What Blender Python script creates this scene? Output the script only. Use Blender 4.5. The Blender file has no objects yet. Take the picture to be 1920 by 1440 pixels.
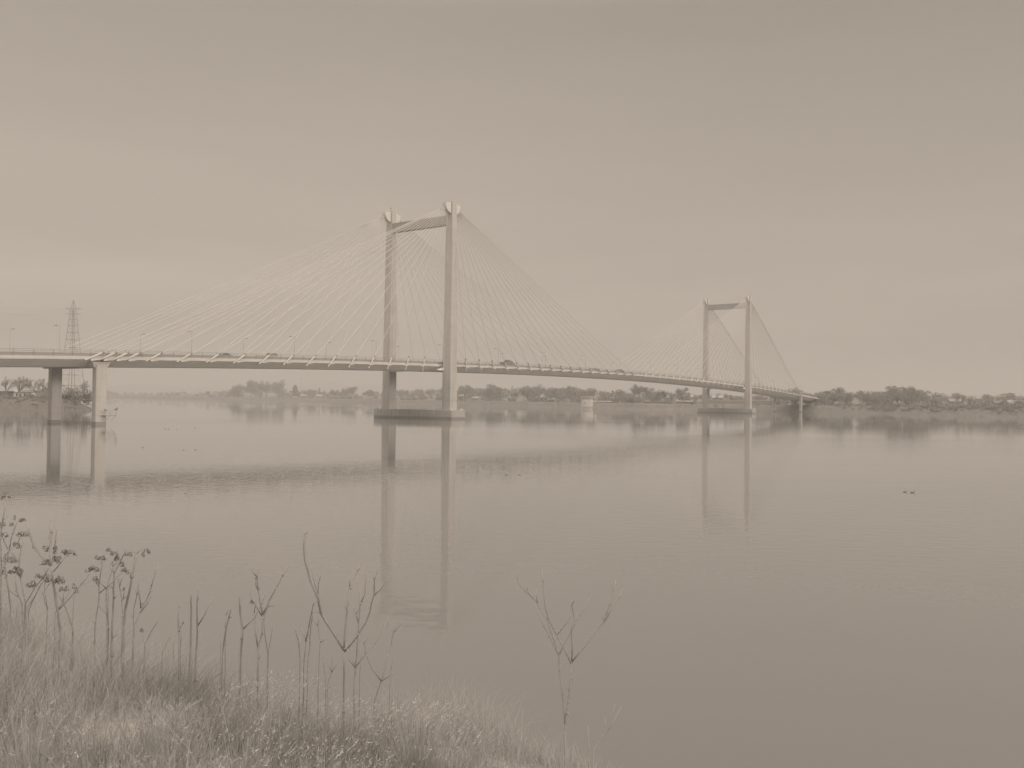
import bpy, math, random
import numpy as np
from mathutils import Vector, Matrix
random.seed(7); rng = np.random.default_rng(7)
SC = bpy.context.scene
COL = SC.collection
R = math.radians
# ------------------------------------------------------------------ camera
F, PIT, ROL, CZ = 1583.6, .0190, .0114, 6.7055          # focal length in px of a 1920 px wide frame
cam = bpy.data.objects.new("camera", bpy.data.cameras.new("camera")); COL.objects.link(cam)
cam.data.sensor_width = 36; cam.data.lens = F / 1920 * 36
cam.data.clip_start = .05; cam.data.clip_end = 20000
cam.matrix_world = Matrix.Translation((0, 0, CZ)) @ Matrix.Rotation(math.pi / 2 + PIT, 4, 'X') @ Matrix.Rotation(ROL, 4, 'Z')
SC.camera = cam
# ------------------------------------------------------------------ sky, sun, exposure
SUN_EL, SUN_AZ = 13, 78                                   # azimuth: degrees right of straight behind the camera
sd = Vector((math.cos(R(SUN_EL)) * math.sin(R(SUN_AZ)), -math.cos(R(SUN_EL)) * math.cos(R(SUN_AZ)), math.sin(R(SUN_EL))))
world = bpy.data.worlds.new("World"); SC.world = world; world.use_nodes = True
NT = world.node_tree; NT.nodes.clear()
def nd(nt, t, **kw):
    n = nt.nodes.new(t)
    for k, v in kw.items():
        if k.startswith('i_'):
            k = k[2:]; k = int(k) if k.isdigit() else k.replace('_', ' ')
            n.inputs[k].default_value = v
        else: setattr(n, k, v)
    return n
def mth(nt, op, a, b=None, clamp=False):
    n = nt.nodes.new('ShaderNodeMath'); n.operation = op; n.use_clamp = clamp
    for i, v in enumerate((a, b)):
        if v is None: continue
        if isinstance(v, (int, float)): n.inputs[i].default_value = v
        else: nt.links.new(v, n.inputs[i])
    return n.outputs[0]
def ramp(nt, src, stops):
    n = nt.nodes.new('ShaderNodeValToRGB'); e = n.color_ramp.elements
    while len(e) < len(stops): e.new(.5)
    for k, (p, c) in enumerate(stops):
        e[k].position = p; e[k].color = (c, c, c, 1) if isinstance(c, (int, float)) else (*c, 1)
    nt.links.new(src, n.inputs[0]); return n.outputs[0]
tc = nd(NT, 'ShaderNodeTexCoord'); sp = nd(NT, 'ShaderNodeSeparateXYZ'); NT.links.new(tc.outputs['Generated'], sp.inputs[0])
X_, Y_, Z_ = sp.outputs
elev = ramp(NT, mth(NT, 'MAXIMUM', Z_, 0.0), [(0, .45), (.045, .47), (.125, .508), (.20, .495), (.30, .445), (.42, .385), (.60, .62), (.82, 1.25), (1, 1.4)])  # zenith stops, out of view, raised to add fill light
azim = mth(NT, 'SUBTRACT', 1.0, mth(NT, 'MULTIPLY', mth(NT, 'MAXIMUM', mth(NT, 'ADD', X_, .15), 0.0), .20))
mp = nd(NT, 'ShaderNodeMapping'); NT.links.new(tc.outputs['Generated'], mp.inputs[0]); mp.inputs['Scale'].default_value = (1.6, 1.6, 13)
mp.inputs['Rotation'].default_value = (0, R(-7), 0)
nz = nd(NT, 'ShaderNodeTexNoise', i_Scale=1.5, i_Detail=4.0, i_Roughness=.5); NT.links.new(mp.outputs[0], nz.inputs[0])
low = ramp(NT, mth(NT, 'MAXIMUM', Z_, 0.0), [(0, .42), (.10, .36), (.20, .18), (.35, .08)])
wisp = mth(NT, 'ADD', 1.0, mth(NT, 'MULTIPLY', mth(NT, 'SUBTRACT', nz.outputs[0], .5), low))
sunv = nd(NT, 'ShaderNodeVectorMath', operation='DOT_PRODUCT'); NT.links.new(tc.outputs['Generated'], sunv.inputs[0]); sunv.inputs[1].default_value = sd
glow = mth(NT, 'ADD', 1.0, mth(NT, 'MULTIPLY', mth(NT, 'POWER', mth(NT, 'MAXIMUM', sunv.outputs['Value'], 0.0), 3.0), .35))
back_fill = ramp(NT, mth(NT, 'ADD', mth(NT, 'MULTIPLY', Y_, -.5), .5), [(.42, 1.0), (.72, 2.35), (1.0, 2.6)])  # unseen sky behind the camera brightened, added fill for shaded faces
glow = mth(NT, 'MULTIPLY', glow, back_fill)
lum = mth(NT, 'MULTIPLY', mth(NT, 'MULTIPLY', elev, azim), mth(NT, 'MULTIPLY', wisp, glow))
sky = nd(NT, 'ShaderNodeTexSky'); sky.sky_type = 'NISHITA'; sky.sun_disc = False
sky.sun_elevation = R(SUN_EL); sky.sun_rotation = R(180 - SUN_AZ); sky.dust_density = 4
bw = nd(NT, 'ShaderNodeRGBToBW'); NT.links.new(sky.outputs[0], bw.inputs[0])
lum = mth(NT, 'ADD', mth(NT, 'MULTIPLY', lum, .97), mth(NT, 'MULTIPLY', bw.outputs[0], .0015))
tint = nd(NT, 'ShaderNodeVectorMath', operation='SCALE'); tint.inputs[0].default_value = (1.0, .866, .727); NT.links.new(lum, tint.inputs['Scale'])
bg = nd(NT, 'ShaderNodeBackground'); NT.links.new(tint.outputs[0], bg.inputs[0]); bg.inputs[1].default_value = 1.0
wo = nd(NT, 'ShaderNodeOutputWorld'); NT.links.new(bg.outputs[0], wo.inputs[0])
sl = bpy.data.lights.new("sun", 'SUN'); sl.energy = 1.3; sl.angle = R(10); sl.color = (1.0, .87, .72)
so = bpy.data.objects.new("sun", sl); COL.objects.link(so); so.rotation_euler = sd.to_track_quat('Z', 'Y').to_euler()
vs = SC.view_settings; vs.view_transform = 'Standard'; vs.look = 'None'; vs.exposure = 0; vs.gamma = 1
SC.cycles.max_bounces = 6; SC.cycles.volume_bounces = 0
# ------------------------------------------------------------------ helpers
def ray(u, v):
    xr, yr = u - 960, v - 720
    x = xr * math.cos(ROL) + yr * math.sin(ROL); y = -xr * math.sin(ROL) + yr * math.cos(ROL)
    up = -y / F
    return x / F, math.cos(PIT) - up * math.sin(PIT), math.sin(PIT) + up * math.cos(PIT)
def at(u, v, Y):
    a, b, c = ray(u, v); k = Y / b
    return Vector((a * k, Y, CZ + c * k))
def on_water(u, v):
    a, b, c = ray(u, v); k = -CZ / c
    return Vector((a * k, b * k, 0))
class MB:
    def __init__(s): s.v = []; s.f = []
    def add(s, vs, fs):
        o = len(s.v); s.v += [tuple(p) for p in vs]; s.f += [tuple(i + o for i in f) for f in fs]
    def box(s, x0, x1, y0, y1, z0, z1):
        s.add([(x0, y0, z0), (x1, y0, z0), (x1, y1, z0), (x0, y1, z0), (x0, y0, z1), (x1, y0, z1), (x1, y1, z1), (x0, y1, z1)],
              [(3, 2, 1, 0), (4, 5, 6, 7), (0, 1, 5, 4), (1, 2, 6, 5), (2, 3, 7, 6), (3, 0, 4, 7)])
    def frustum(s, b, t):       # b, t = (x0,x1,y0,y1,z)
        s.add([(b[0], b[2], b[4]), (b[1], b[2], b[4]), (b[1], b[3], b[4]), (b[0], b[3], b[4]), (t[0], t[2], t[4]), (t[1], t[2], t[4]), (t[1], t[3], t[4]), (t[0], t[3], t[4])],
              [(3, 2, 1, 0), (4, 5, 6, 7), (0, 1, 5, 4), (1, 2, 6, 5), (2, 3, 7, 6), (3, 0, 4, 7)])
    def prism(s, pts, d):       # planar polygon pts extruded by vector d
        n = len(pts); d = Vector(d); a = [Vector(p) for p in pts]
        s.add(a + [p + d for p in a], [tuple(range(n))[::-1], tuple(range(n, 2 * n))] + [(i, (i + 1) % n, (i + 1) % n + n, i + n) for i in range(n)])
    def tube(s, pts, r0, r1=None, n=6, cap=True):
        pts = [Vector(p) for p in pts]; r1 = r0 if r1 is None else r1; m = len(pts); vs = []; prev = None
        for i, p in enumerate(pts):
            d = (pts[min(i + 1, m - 1)] - pts[max(i - 1, 0)]).normalized()
            a = prev if prev is not None else (Vector((0, 0, 1)) if abs(d.z) < .9 else Vector((1, 0, 0)))
            e = (a - d * a.dot(d)).normalized(); g = d.cross(e); prev = e
            r = r0 + (r1 - r0) * i / max(m - 1, 1)
            vs += [p + (e * math.cos(2 * math.pi * k / n) + g * math.sin(2 * math.pi * k / n)) * r for k in range(n)]
        fs = [(i * n + k, i * n + (k + 1) % n, (i + 1) * n + (k + 1) % n, (i + 1) * n + k) for i in range(m - 1) for k in range(n)]
        if cap: fs += [tuple(range(n))[::-1], tuple(range((m - 1) * n, m * n))]
        s.add(vs, fs)
    def blob(s, c, rx, ry, rz, nu=10, nv=7, rot=0, warp=None):
        vs = []; c = Vector(c)
        for j in range(nv + 1):
            ph = -math.pi / 2 + math.pi * j / nv
            for i in range(nu):
                th = 2 * math.pi * i / nu
                p = Vector((rx * math.cos(ph) * math.cos(th), ry * math.cos(ph) * math.sin(th), rz * math.sin(ph)))
                if warp: p = warp(p)
                vs.append(c + Matrix.Rotation(rot, 3, 'Z') @ p)
        s.add(vs, [(j * nu + i, j * nu + (i + 1) % nu, (j + 1) * nu + (i + 1) % nu, (j + 1) * nu + i) for j in range(nv) for i in range(nu)])
    def mesh(s, name, mat):
        me = bpy.data.meshes.new(name); me.from_pydata(s.v, [], s.f); me.materials.append(mat); me.update(); return me
    def build(s, name, mat, parent=None, smooth=False):
        me = s.mesh(name, mat)
        if smooth: me.shade_smooth()
        o = bpy.data.objects.new(name, me); COL.objects.link(o)
        if parent: o.parent = parent
        return o
def tag(o, label=None, cat=None, group=None, kind=None):
    if label: o["label"] = label
    if cat: o["category"] = cat
    if group: o["group"] = group
    if kind: o["kind"] = kind
    return o
def empty(name, loc, rz, label=None, cat=None, group=None):
    o = bpy.data.objects.new(name, None); COL.objects.link(o); o.location = loc; o.rotation_euler.z = rz
    o.empty_display_size = .2
    return tag(o, label, cat, group)
def copy_tree(o, parent=None):
    c = o.copy(); COL.objects.link(c)
    if parent: c.parent = parent
    for ch in list(o.children): copy_tree(ch, c)
    return c
# ------------------------------------------------------------------ materials
def mat(name, col, rough=.8, var=.15, scale=1.0, stretch=(1, 1, 1), spec=.3, island=0.0, fine=0.0, fscale=8.0, metal=0.0, streak=0.0, lift=0.0):
    m = bpy.data.materials.new(name); m.use_nodes = True; nt = m.node_tree; b = nt.nodes['Principled BSDF']
    b.inputs['Roughness'].default_value = rough; b.inputs['Specular IOR Level'].default_value = spec; b.inputs['Metallic'].default_value = metal
    t = nd(nt, 'ShaderNodeTexCoord'); q = nd(nt, 'ShaderNodeMapping'); q.inputs['Scale'].default_value = stretch; nt.links.new(t.outputs['Object'], q.inputs[0])
    n = nd(nt, 'ShaderNodeTexNoise', i_Scale=scale, i_Detail=5.0, i_Roughness=.6); nt.links.new(q.outputs[0], n.inputs[0])
    f = mth(nt, 'ADD', 1 - var, mth(nt, 'MULTIPLY', n.outputs[0], 2 * var))
    if fine:
        n2 = nd(nt, 'ShaderNodeTexNoise', i_Scale=fscale, i_Detail=3.0); nt.links.new(t.outputs['Object'], n2.inputs[0])
        f = mth(nt, 'MULTIPLY', f, mth(nt, 'ADD', 1 - fine, mth(nt, 'MULTIPLY', n2.outputs[0], 2 * fine)))
    if streak:      # rain streaks: noise stretched along the vertical
        q3 = nd(nt, 'ShaderNodeMapping'); q3.inputs['Scale'].default_value = (1.6, 1.6, .06); nt.links.new(t.outputs['Object'], q3.inputs[0])
        n3 = nd(nt, 'ShaderNodeTexNoise', i_Scale=1.0, i_Detail=6.0, i_Roughness=.7); nt.links.new(q3.outputs[0], n3.inputs[0])
        st = ramp(nt, n3.outputs[0], [(.48, 1.0), (.72, 1 - streak)])
        f = mth(nt, 'MULTIPLY', f, st)
    if lift:        # casting joints every 4.2 m
        s4 = nd(nt, 'ShaderNodeSeparateXYZ'); nt.links.new(t.outputs['Object'], s4.inputs[0])
        j4 = mth(nt, 'LESS_THAN', mth(nt, 'ABSOLUTE', mth(nt, 'SUBTRACT', mth(nt, 'FRACT', mth(nt, 'DIVIDE', s4.outputs[2], 4.2)), .5)), .016)
        k4 = nd(nt, 'ShaderNodeTexNoise', i_Scale=.24, i_Detail=0.0); q4 = nd(nt, 'ShaderNodeMapping'); q4.inputs['Scale'].default_value = (.02, .02, 1.0); nt.links.new(t.outputs['Object'], q4.inputs[0]); nt.links.new(q4.outputs[0], k4.inputs[0])
        f = mth(nt, 'MULTIPLY', f, mth(nt, 'SUBTRACT', mth(nt, 'ADD', .93, mth(nt, 'MULTIPLY', k4.outputs[0], .14)), mth(nt, 'MULTIPLY', j4, lift)))
    if island:
        g = nd(nt, 'ShaderNodeNewGeometry')
        f = mth(nt, 'MULTIPLY', f, mth(nt, 'ADD', 1 - island, mth(nt, 'MULTIPLY', g.outputs['Random Per Island'], 2 * island)))
    s = nd(nt, 'ShaderNodeVectorMath', operation='SCALE'); s.inputs[0].default_value = col; nt.links.new(f, s.inputs['Scale'])
    nt.links.new(s.outputs[0], b.inputs['Base Color'])
    return m
def g(v, w=.03): return (v * (1 + w), v, v * (1 - w))
M = dict(
    concrete=mat('pale_concrete', g(.44), .85, .12, .25, fine=.06, fscale=1.5, streak=.24, lift=.12),
    fascia=mat('deck_edge_concrete', g(.52), .85, .08, .3, fine=.10, fscale=.9),
    cap=mat('stained_concrete', g(.38), .85, .14, .3, streak=.35),
    wet=mat('wet_concrete', g(.24), .4, .12, .5),
    under=mat('shade_lifted_girder_concrete', g(.82), .85, .10, .25, fine=.05, fscale=1.5),  # paler copy of the concrete: shade below the deck offset in its colour
    colm=mat('column_concrete', g(.47), .85, .10, .25, fine=.06, fscale=1.5, streak=.22, lift=.10),  # slightly paler copy too, making up for the deck's shadow in colour
    beam=mat('weathered_concrete', g(.31), .85, .12, .3, streak=.25),
    asphalt=mat('road_asphalt', g(.25), .9, .15, .5),
    barrier=mat('barrier_concrete', g(.28), .85, .10, .3),
    rail=mat('galvanised_rail', g(.24), .6, .08, .3),
    cable=mat('white_cable_sleeve', g(.50), .45, .04, .1),
    steel=mat('painted_steel_saddle', g(.54), .5, .06, .5),
    dark=mat('dark_steel', g(.26), .6, .15, 1.0),
    lattice=mat('lattice_steel', g(.32), .6, .12, .2),
    lamp=mat('lamp_post_steel', g(.40), .6, .1, .5),
    riprap=mat('levee_rock', g(.18, .05), .9, .25, .12, fine=.75, fscale=.9),
    turf=mat('dry_bank_grass', g(.20, .06), .95, .25, .05, fine=.25, fscale=.4),
    bank=mat('left_bank_brush', g(.15, .06), .95, .22, .10, fine=.30, fscale=.8),
    hill=mat('distant_hill', g(.24, .05), .95, .15, .004),
    soil=mat('bank_soil', g(.45, .03), .95, .25, 1.2, fine=.3, fscale=14),
    wood=mat('winter_crowns', g(.27, .05), .95, .15, .05, island=.28),
    bark=mat('tree_bark', g(.26, .05), .95, .15, .5, island=.15),
    stem=mat('shrub_bark', g(.29, .03), .9, .25, 9.0, fine=.2, fscale=60),
    seed=mat('dry_seed_head', g(.36, .03), .95, .2, 20, island=.35),
    grass=mat('dry_grass_blades', g(.315, .02), .9, .16, .9, island=.18),
    tuss=mat('tussock_stalks', g(.375, .02), .9, .10, 1.0, island=.15),
    tip=mat('pale_seed_tufts', g(.42, .02), .9, .12, 3.0, island=.25),
    white=mat('white_paint', g(.80), .6, .05, .3),
    wall=mat('pale_house_wall', g(.32), .8, .08, .2),
    wall2=mat('tan_house_wall', g(.24, .05), .8, .08, .2),
    roofm=mat('grey_roof', g(.30), .85, .10, .3),
    roofw=mat('light_metal_roof', g(.36), .5, .06, .2),
    roofd=mat('dark_roof', g(.22), .85, .1, .3),
    glass=mat('dark_window_glass', g(.18), .08, .05, 1.0, spec=.5),
    carl=mat('silver_car_paint', g(.45), .3, .03, 1.0, spec=.5),
    card=mat('dark_car_paint', g(.22), .3, .03, 1.0, spec=.5),
    carm=mat('grey_car_paint', g(.22), .3, .03, 1.0, spec=.5),
    tyre=mat('tyre_rubber', g(.15), .9, .1, 3.0),
    duck=mat('duck_plumage', g(.24, .08), .9, .25, 12),
    gull=mat('gull_plumage', g(.75), .8, .06, 8),
)
# ------------------------------------------------------------------ water
def water_material():
    m = bpy.data.materials.new('river_water'); m.use_nodes = True; nt = m.node_tree; b = nt.nodes['Principled BSDF']
    b.inputs['Base Color'].default_value = (*g(.19, .02), 1); b.inputs['Roughness'].default_value = .015; b.inputs['IOR'].default_value = 1.58
    t = nd(nt, 'ShaderNodeTexCoord'); s = nd(nt, 'ShaderNodeSeparateXYZ'); nt.links.new(t.outputs['Object'], s.inputs[0])
    def noise(sc, stretch, det=2.0, dist=0.0):
        q = nd(nt, 'ShaderNodeMapping'); q.inputs['Scale'].default_value = stretch; q.inputs['Rotation'].default_value = (0, 0, R(8)); nt.links.new(t.outputs['Object'], q.inputs[0])
        n = nd(nt, 'ShaderNodeTexNoise', i_Scale=sc, i_Detail=det, i_Distortion=dist); nt.links.new(q.outputs[0], n.inputs[0]); return n.outputs[0]
    h = mth(nt, 'ADD', mth(nt, 'MULTIPLY', noise(.8, (.4, 1, 1)), .0042), mth(nt, 'MULTIPLY', noise(1.7, (.5, 1, 1)), .0125))
    h = mth(nt, 'ADD', h, mth(nt, 'MULTIPLY', noise(2.6, (1, 1, 1)), .0042))
    h = mth(nt, 'ADD', h, mth(nt, 'MULTIPLY', noise(.12, (.5, 1, 1), 1.0), .02))
    # patches: calmer and rougher water, and a breeze line under the far shore
    patch = ramp(nt, noise(.012, (.35, 1, 1), 3.0), [(.36, .35), (.5, .9), (.62, 1.5), (.72, 2.2)])
    far = ramp(nt, mth(nt, 'DIVIDE', mth(nt, 'ADD', s.outputs[1], mth(nt, 'MULTIPLY', noise(.004, (1, 1, 1), 3.0), 260.0)), 2000.0), [(.40, 0.0), (.47, 1.0)])
    calm = ramp(nt, mth(nt, 'DIVIDE', s.outputs[1], 1000.0), [(.05, 1.0), (.14, .62), (.30, .34), (1.0, .26)])      # less fetch out in mid river
    h = mth(nt, 'MULTIPLY', mth(nt, 'MULTIPLY', h, calm), mth(nt, 'ADD', patch, mth(nt, 'MULTIPLY', far, 4.5)))
    bp = nd(nt, 'ShaderNodeBump'); bp.inputs['Strength'].default_value = 1; bp.inputs['Distance'].default_value = 1
    nt.links.new(h, bp.inputs['Height']); nt.links.new(bp.outputs[0], b.inputs['Normal'])
    return m
mb = MB(); mb.add([(-6000, -300, 0), (3000, -300, 0), (3000, 7000, 0), (-6000, 7000, 0)], [(0, 1, 2, 3)])
tag(mb.build('river_water', water_material()), kind='structure')
# ------------------------------------------------------------------ near bank ground
def zg(x, y):
    z = 5.02 - .11 * max(y, 0) + .125 * max(0, min(-x, 8) - 1.4)
    yc = 5.0 + min(max(-x * .55, .7), 2.4)
    if y > yc: z -= .5 * (y - yc) ** 1.3
    if x > -.2: z -= .12 * (x + .2) + .11 * (x + .2) ** 2
    z += .05 * math.sin(1.7 * x + .6 * y) + .04 * math.sin(2.9 * y - 1.1 * x)
    return z
mb = MB(); xs = np.linspace(-26, 16, 106); ys = np.linspace(-14, 22, 110)
mb.add([(x, y, max(zg(x, y), -3)) for y in ys for x in xs], [(j * 106 + i, j * 106 + i + 1, (j + 1) * 106 + i + 1, (j + 1) * 106 + i) for j in range(109) for i in range(105)])
tag(mb.build('near_bank_ground', M['soil'], smooth=True), kind='structure')
# ------------------------------------------------------------------ far shore land
AX = Vector((-.62, .785)).normalized(); NX = Vector((.785, .62)).normalized()
SH = [(900, -300), (600, 90), (400, 325), (286, 473), (268, 530), (253, 600), (242, 652), (218, 676), (150, 686), (97, 696), (62, 716), (21, 805), (-34, 900), (-115, 1010), (-186, 1120), (-301, 1310), (-504, 1640), (-746, 1800), (-1008, 2090), (-1700, 3000), (-2600, 4200)]
PS = np.array([AX.dot(Vector(p)) for p in SH]); QS = np.array([NX.dot(Vector(p)) for p in SH])
o_ = np.argsort(PS); PS = PS[o_]; QS = QS[o_]
PR = [(-6, -1.2), (0, 0), (3, 1.6), (7, 4.0), (10, 5.1), (15, 5.2), (22, 4.3), (60, 4.6), (160, 7), (400, 13), (900, 22), (2500, 34), (6000, 40)]
def zfar(x, y):
    p = AX.dot(Vector((x, y))); q = NX.dot(Vector((x, y)))
    d = q - np.interp(p, PS, QS)
    return float(np.interp(d, [a for a, b in PR], [b for a, b in PR])), d
def qn(p): return float(np.interp(p, PS, QS))
pp = np.concatenate([np.arange(PS[0], 0, 40), np.arange(0, 1500, 6), np.arange(1500, PS[-1], 40)])
def strip(name, prof, m, jitter=0):
    mb = MB(); k = len(prof)
    for p in pp:
        w = 1.2 * math.sin(p * .05) + .8 * math.sin(p * .13)
        for j, (d, z) in enumerate(prof):
            P = AX * p + NX * (qn(p) + d + (w if d >= 0 else 0)); zz = z + (random.uniform(-jitter, jitter) if 0 < d < 12 else 0)
            mb.v.append((P.x, P.y, zz))
    mb.f = [(i * k + j, (i + 1) * k + j, (i + 1) * k + j + 1, i * k + j + 1) for i in range(len(pp) - 1) for j in range(k - 1)]
    return tag(mb.build(name, m), kind='structure')
strip('riprap_levee', PR[:6], M['riprap'], .35)
strip('far_land', PR[5:], M['turf'])
def far(u, d, v=752):       # a spot on the far bank: along the line of sight, d metres behind the water's edge
    a, b, c = ray(u, v); lo, hi = 100., 6000.
    for _ in range(50):
        m = (lo + hi) / 2
        if zfar(a / b * m, m)[1] > d: hi = m
        else: lo = m
    return Vector((a / b * lo, lo, zfar(a / b * lo, lo)[0]))
# distant hills
mb = MB(); n = 160
for i in range(n):
    x = -5200 + 9500 * i / (n - 1)
    h = 70 + 22 * math.sin(i * .11) + 14 * math.sin(i * .31 + 1) + 7 * math.sin(i * .9) + (18 if x < -900 else 0) - (28 if x > 1500 else 0)
    mb.v += [(x, 5200, -3), (x, 5500, h * .55), (x, 5900, h), (x, 7200, h * .8)]
mb.f = [(i * 4 + j, (i + 1) * 4 + j, (i + 1) * 4 + j + 1, i * 4 + j + 1) for i in range(n - 1) for j in range(3)]
tag(mb.build('distant_hills', M['hill'], smooth=True), kind='structure')
# ------------------------------------------------------------------ left bank
LB = [((-900, 160), (-.25, .97)), ((-400, 296), (-.25, .97)), ((-216, 356), (-.3, .95)), ((-192, 363), (-.5, .86)), ((-184, 370), (-.9, .43)), ((-191, 385), (-1, 0)), ((-217, 430), (-1, -.1)), ((-362, 700), (-1, -.1)), ((-535, 1000), (-1, -.1)), ((-1010, 1900), (-1, -.1))]
LP = [(-4, -1), (0, 0), (3, 1.3), (8, 3.6), (13, 4.9), (18, 5.2), (120, 5.4)]
def interp_line(L, m):
    out = []
    for (a, na), (b, nb) in zip(L, L[1:]):
        for k in range(m): out.append((Vector(a).lerp(Vector(b), k / m), Vector(na).lerp(Vector(nb), k / m).normalized()))
    out.append((Vector(L[-1][0]), Vector(L[-1][1]).normalized())); return out
mb = MB(); LL = interp_line(LB, 14)
for i, (p, n_) in enumerate(LL):
    for d, z in LP:
        q = p + n_ * (d + .8 * math.sin(i * .9)); mb.v.append((q.x, q.y, z + (random.uniform(-.3, .3) if 0 < d < 20 else 0) - (.0005 * i if d > 20 else 0)))
k = len(LP); mb.f = [(i * k + j, i * k + j + 1, (i + 1) * k + j + 1, (i + 1) * k + j) for i in range(len(LL) - 1) for j in range(k - 1)]
tag(mb.build('left_bank', M['bank']), kind='structure')
mb = MB(); mb.add([(-2600, 300, 5.1), (-290, 380, 5.1), (-212, 392, 5.1), (-385, 700, 5.1), (-560, 1000, 5.1), (-1040, 1900, 5.1), (-2600, 1900, 5.1)], [(0, 1, 2, 3, 4, 5, 6)])
tag(mb.build('left_bank_meadow', M['turf']), kind='structure')
# ------------------------------------------------------------------ the bridge
TH = .6101; BO = Vector((-20.8128, 288.1024, 0)); BROT = math.pi / 2 - TH
Sx = Vector((math.sin(TH), math.cos(TH), 0)); Tx = Vector((-math.cos(TH), math.sin(TH), 0))
def bw_(s, t, z): return BO + Sx * s + Tx * t + Vector((0, 0, z))
W = 28.142
_pf = np.polyfit([-230, -140, -114, -78, -59, -13, 22, 57, 100, 152, 218, 294, 346, 426, 492], [11.0, 14.85, 15.8, 17.0, 17.5, 18.5, 19.25, 19.7, 20.0, 19.9, 19.3, 17.9, 16.25, 12.95, 9.95], 5)
def dz(s): return float(np.polyval(_pf, s))
bridge = empty('cable_stayed_bridge', BO, BROT, 'long pale concrete cable-stayed road bridge with two H-shaped pylons crossing the river', 'bridge')
T0, T1 = 4.2, 28.1
ss = list(np.arange(-232, 493, 6.0)) + [492.5]
def sweep(sec, name, m, s0=None, s1=None, parent=bridge, closed=True):
    mb = MB(); n = len(sec); st = [s for s in ss if (s0 is None or s >= s0) and (s1 is None or s <= s1)]
    if s0 is not None: st = [s0] + [s for s in st if s > s0 + .1]
    if s1 is not None: st = [s for s in st if s < s1 - .1] + [s1]
    for s in st:
        z = dz(s); mb.v += [(s, t, z + h) for t, h in sec]
    mb.f = [(i * n + j, i * n + (j + 1) % n, (i + 1) * n + (j + 1) % n, (i + 1) * n + j) for i in range(len(st) - 1) for j in range(n)]
    mb.f += [tuple(range(n))[::-1], tuple(range((len(st) - 1) * n, len(st) * n))]
    return mb.build(name, m, parent)
cx = (T0 + T1) / 2
def sym(half): return half + [(2 * cx - t, h) for t, h in half[::-1]]
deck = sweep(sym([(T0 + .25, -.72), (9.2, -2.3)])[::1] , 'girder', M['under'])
sweep(sym([(T0, 0), (T0, -.78), (T0 + .9, -.84)]) [0:6], 'deck_slab', M['fascia'])
sweep([(T0 + 1.9, .015), (T1 - 1.9, .015), (T1 - 1.9, .004), (T0 + 1.9, .004)], 'road_surface', M['asphalt'])
sweep([(T0 - .06, -.50), (T0 - .003, -.50), (T0 - .003, -.62), (T0 - .06, -.62)], 'drip_ledge', M['fascia'], -232, -123)
for t in (T0 + .25, T1 - .43):
    sweep([(t, .0), (t + .18, .0), (t + .18, .72), (t, .72)], 'barrier', M['barrier'])
    pmb = MB(); pmb.box(-.16, .16, 0, .12, .02, .80); pmb.box(-.03, .03, .06, .11, .80, 1.42); pme = pmb.mesh('barrier_post', M['rail']); mb = MB(); near_post = 0
    for s in np.arange(-230, 491, 4.12):
        z = dz(s); tt = t - .05 if t < cx else t + .11
        if t < cx and s > -152 and near_post < 100:
            o = bpy.data.objects.new('barrier_post', pme); COL.objects.link(o); o.parent = bridge; o.location = (s, tt, z); near_post += 1
        else:
            mb.box(s - .16, s + .16, tt, tt + .12, z + .02, z + .80); mb.box(s - .03, s + .03, tt + .06, tt + .11, z + .80, z + 1.42)
    tag(mb.build('barrier_posts', M['rail'], bridge), kind='stuff')
    mb = MB()
    for h in (1.05, 1.40): mb.tube([(s, t + .09, dz(s) + h) for s in ss], .035, n=4)
    mb.build('handrail', M['rail'], bridge)
# pylons, pier caps, columns
ZT = 74.8
def leg(mirror):
    mb = MB()
    zz = [2.9, 20, 40, 60, ZT]; mb_v = []
    for z in zz:
        f = (z - 2.9) / (ZT - 2.9); hs = 1.92 - .80 * f; ht = 1.92 - .45 * f; s, t = 1.75 - .25 * f, (2.0 if not mirror else W + 2.0)
        c = .16
        mb_v += [(s - hs + c, t - ht, z), (s + hs - c, t - ht, z), (s + hs, t - ht + c, z), (s + hs, t + ht - c, z), (s + hs - c, t + ht, z), (s - hs + c, t + ht, z), (s - hs, t + ht - c, z), (s - hs, t - ht + c, z)]
    mb.v = mb_v; n = 8
    mb.f = [(i * n + j, i * n + (j + 1) % n, (i + 1) * n + (j + 1) % n, (i + 1) * n + j) for i in range(len(zz) - 1) for j in range(n)] + [tuple(range(n))[::-1], tuple(range(4 * n, 5 * n))]
    return mb
def saddle(t0):
    mb = MB()
    for sg in (-1, 1):
        c0 = 1.5 + sg * 1.0
        pts = [(c0, t0 - .85, ZT - .25), ] + [(c0 + sg * 3.0 * math.cos(a), t0 - .85, ZT - .9 - 3.2 * math.sin(a)) for a in np.linspace(0, math.pi / 2, 9)]
        mb.prism(pts if sg > 0 else pts[::-1], (0, 1.7, 0))
    return mb
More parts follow.
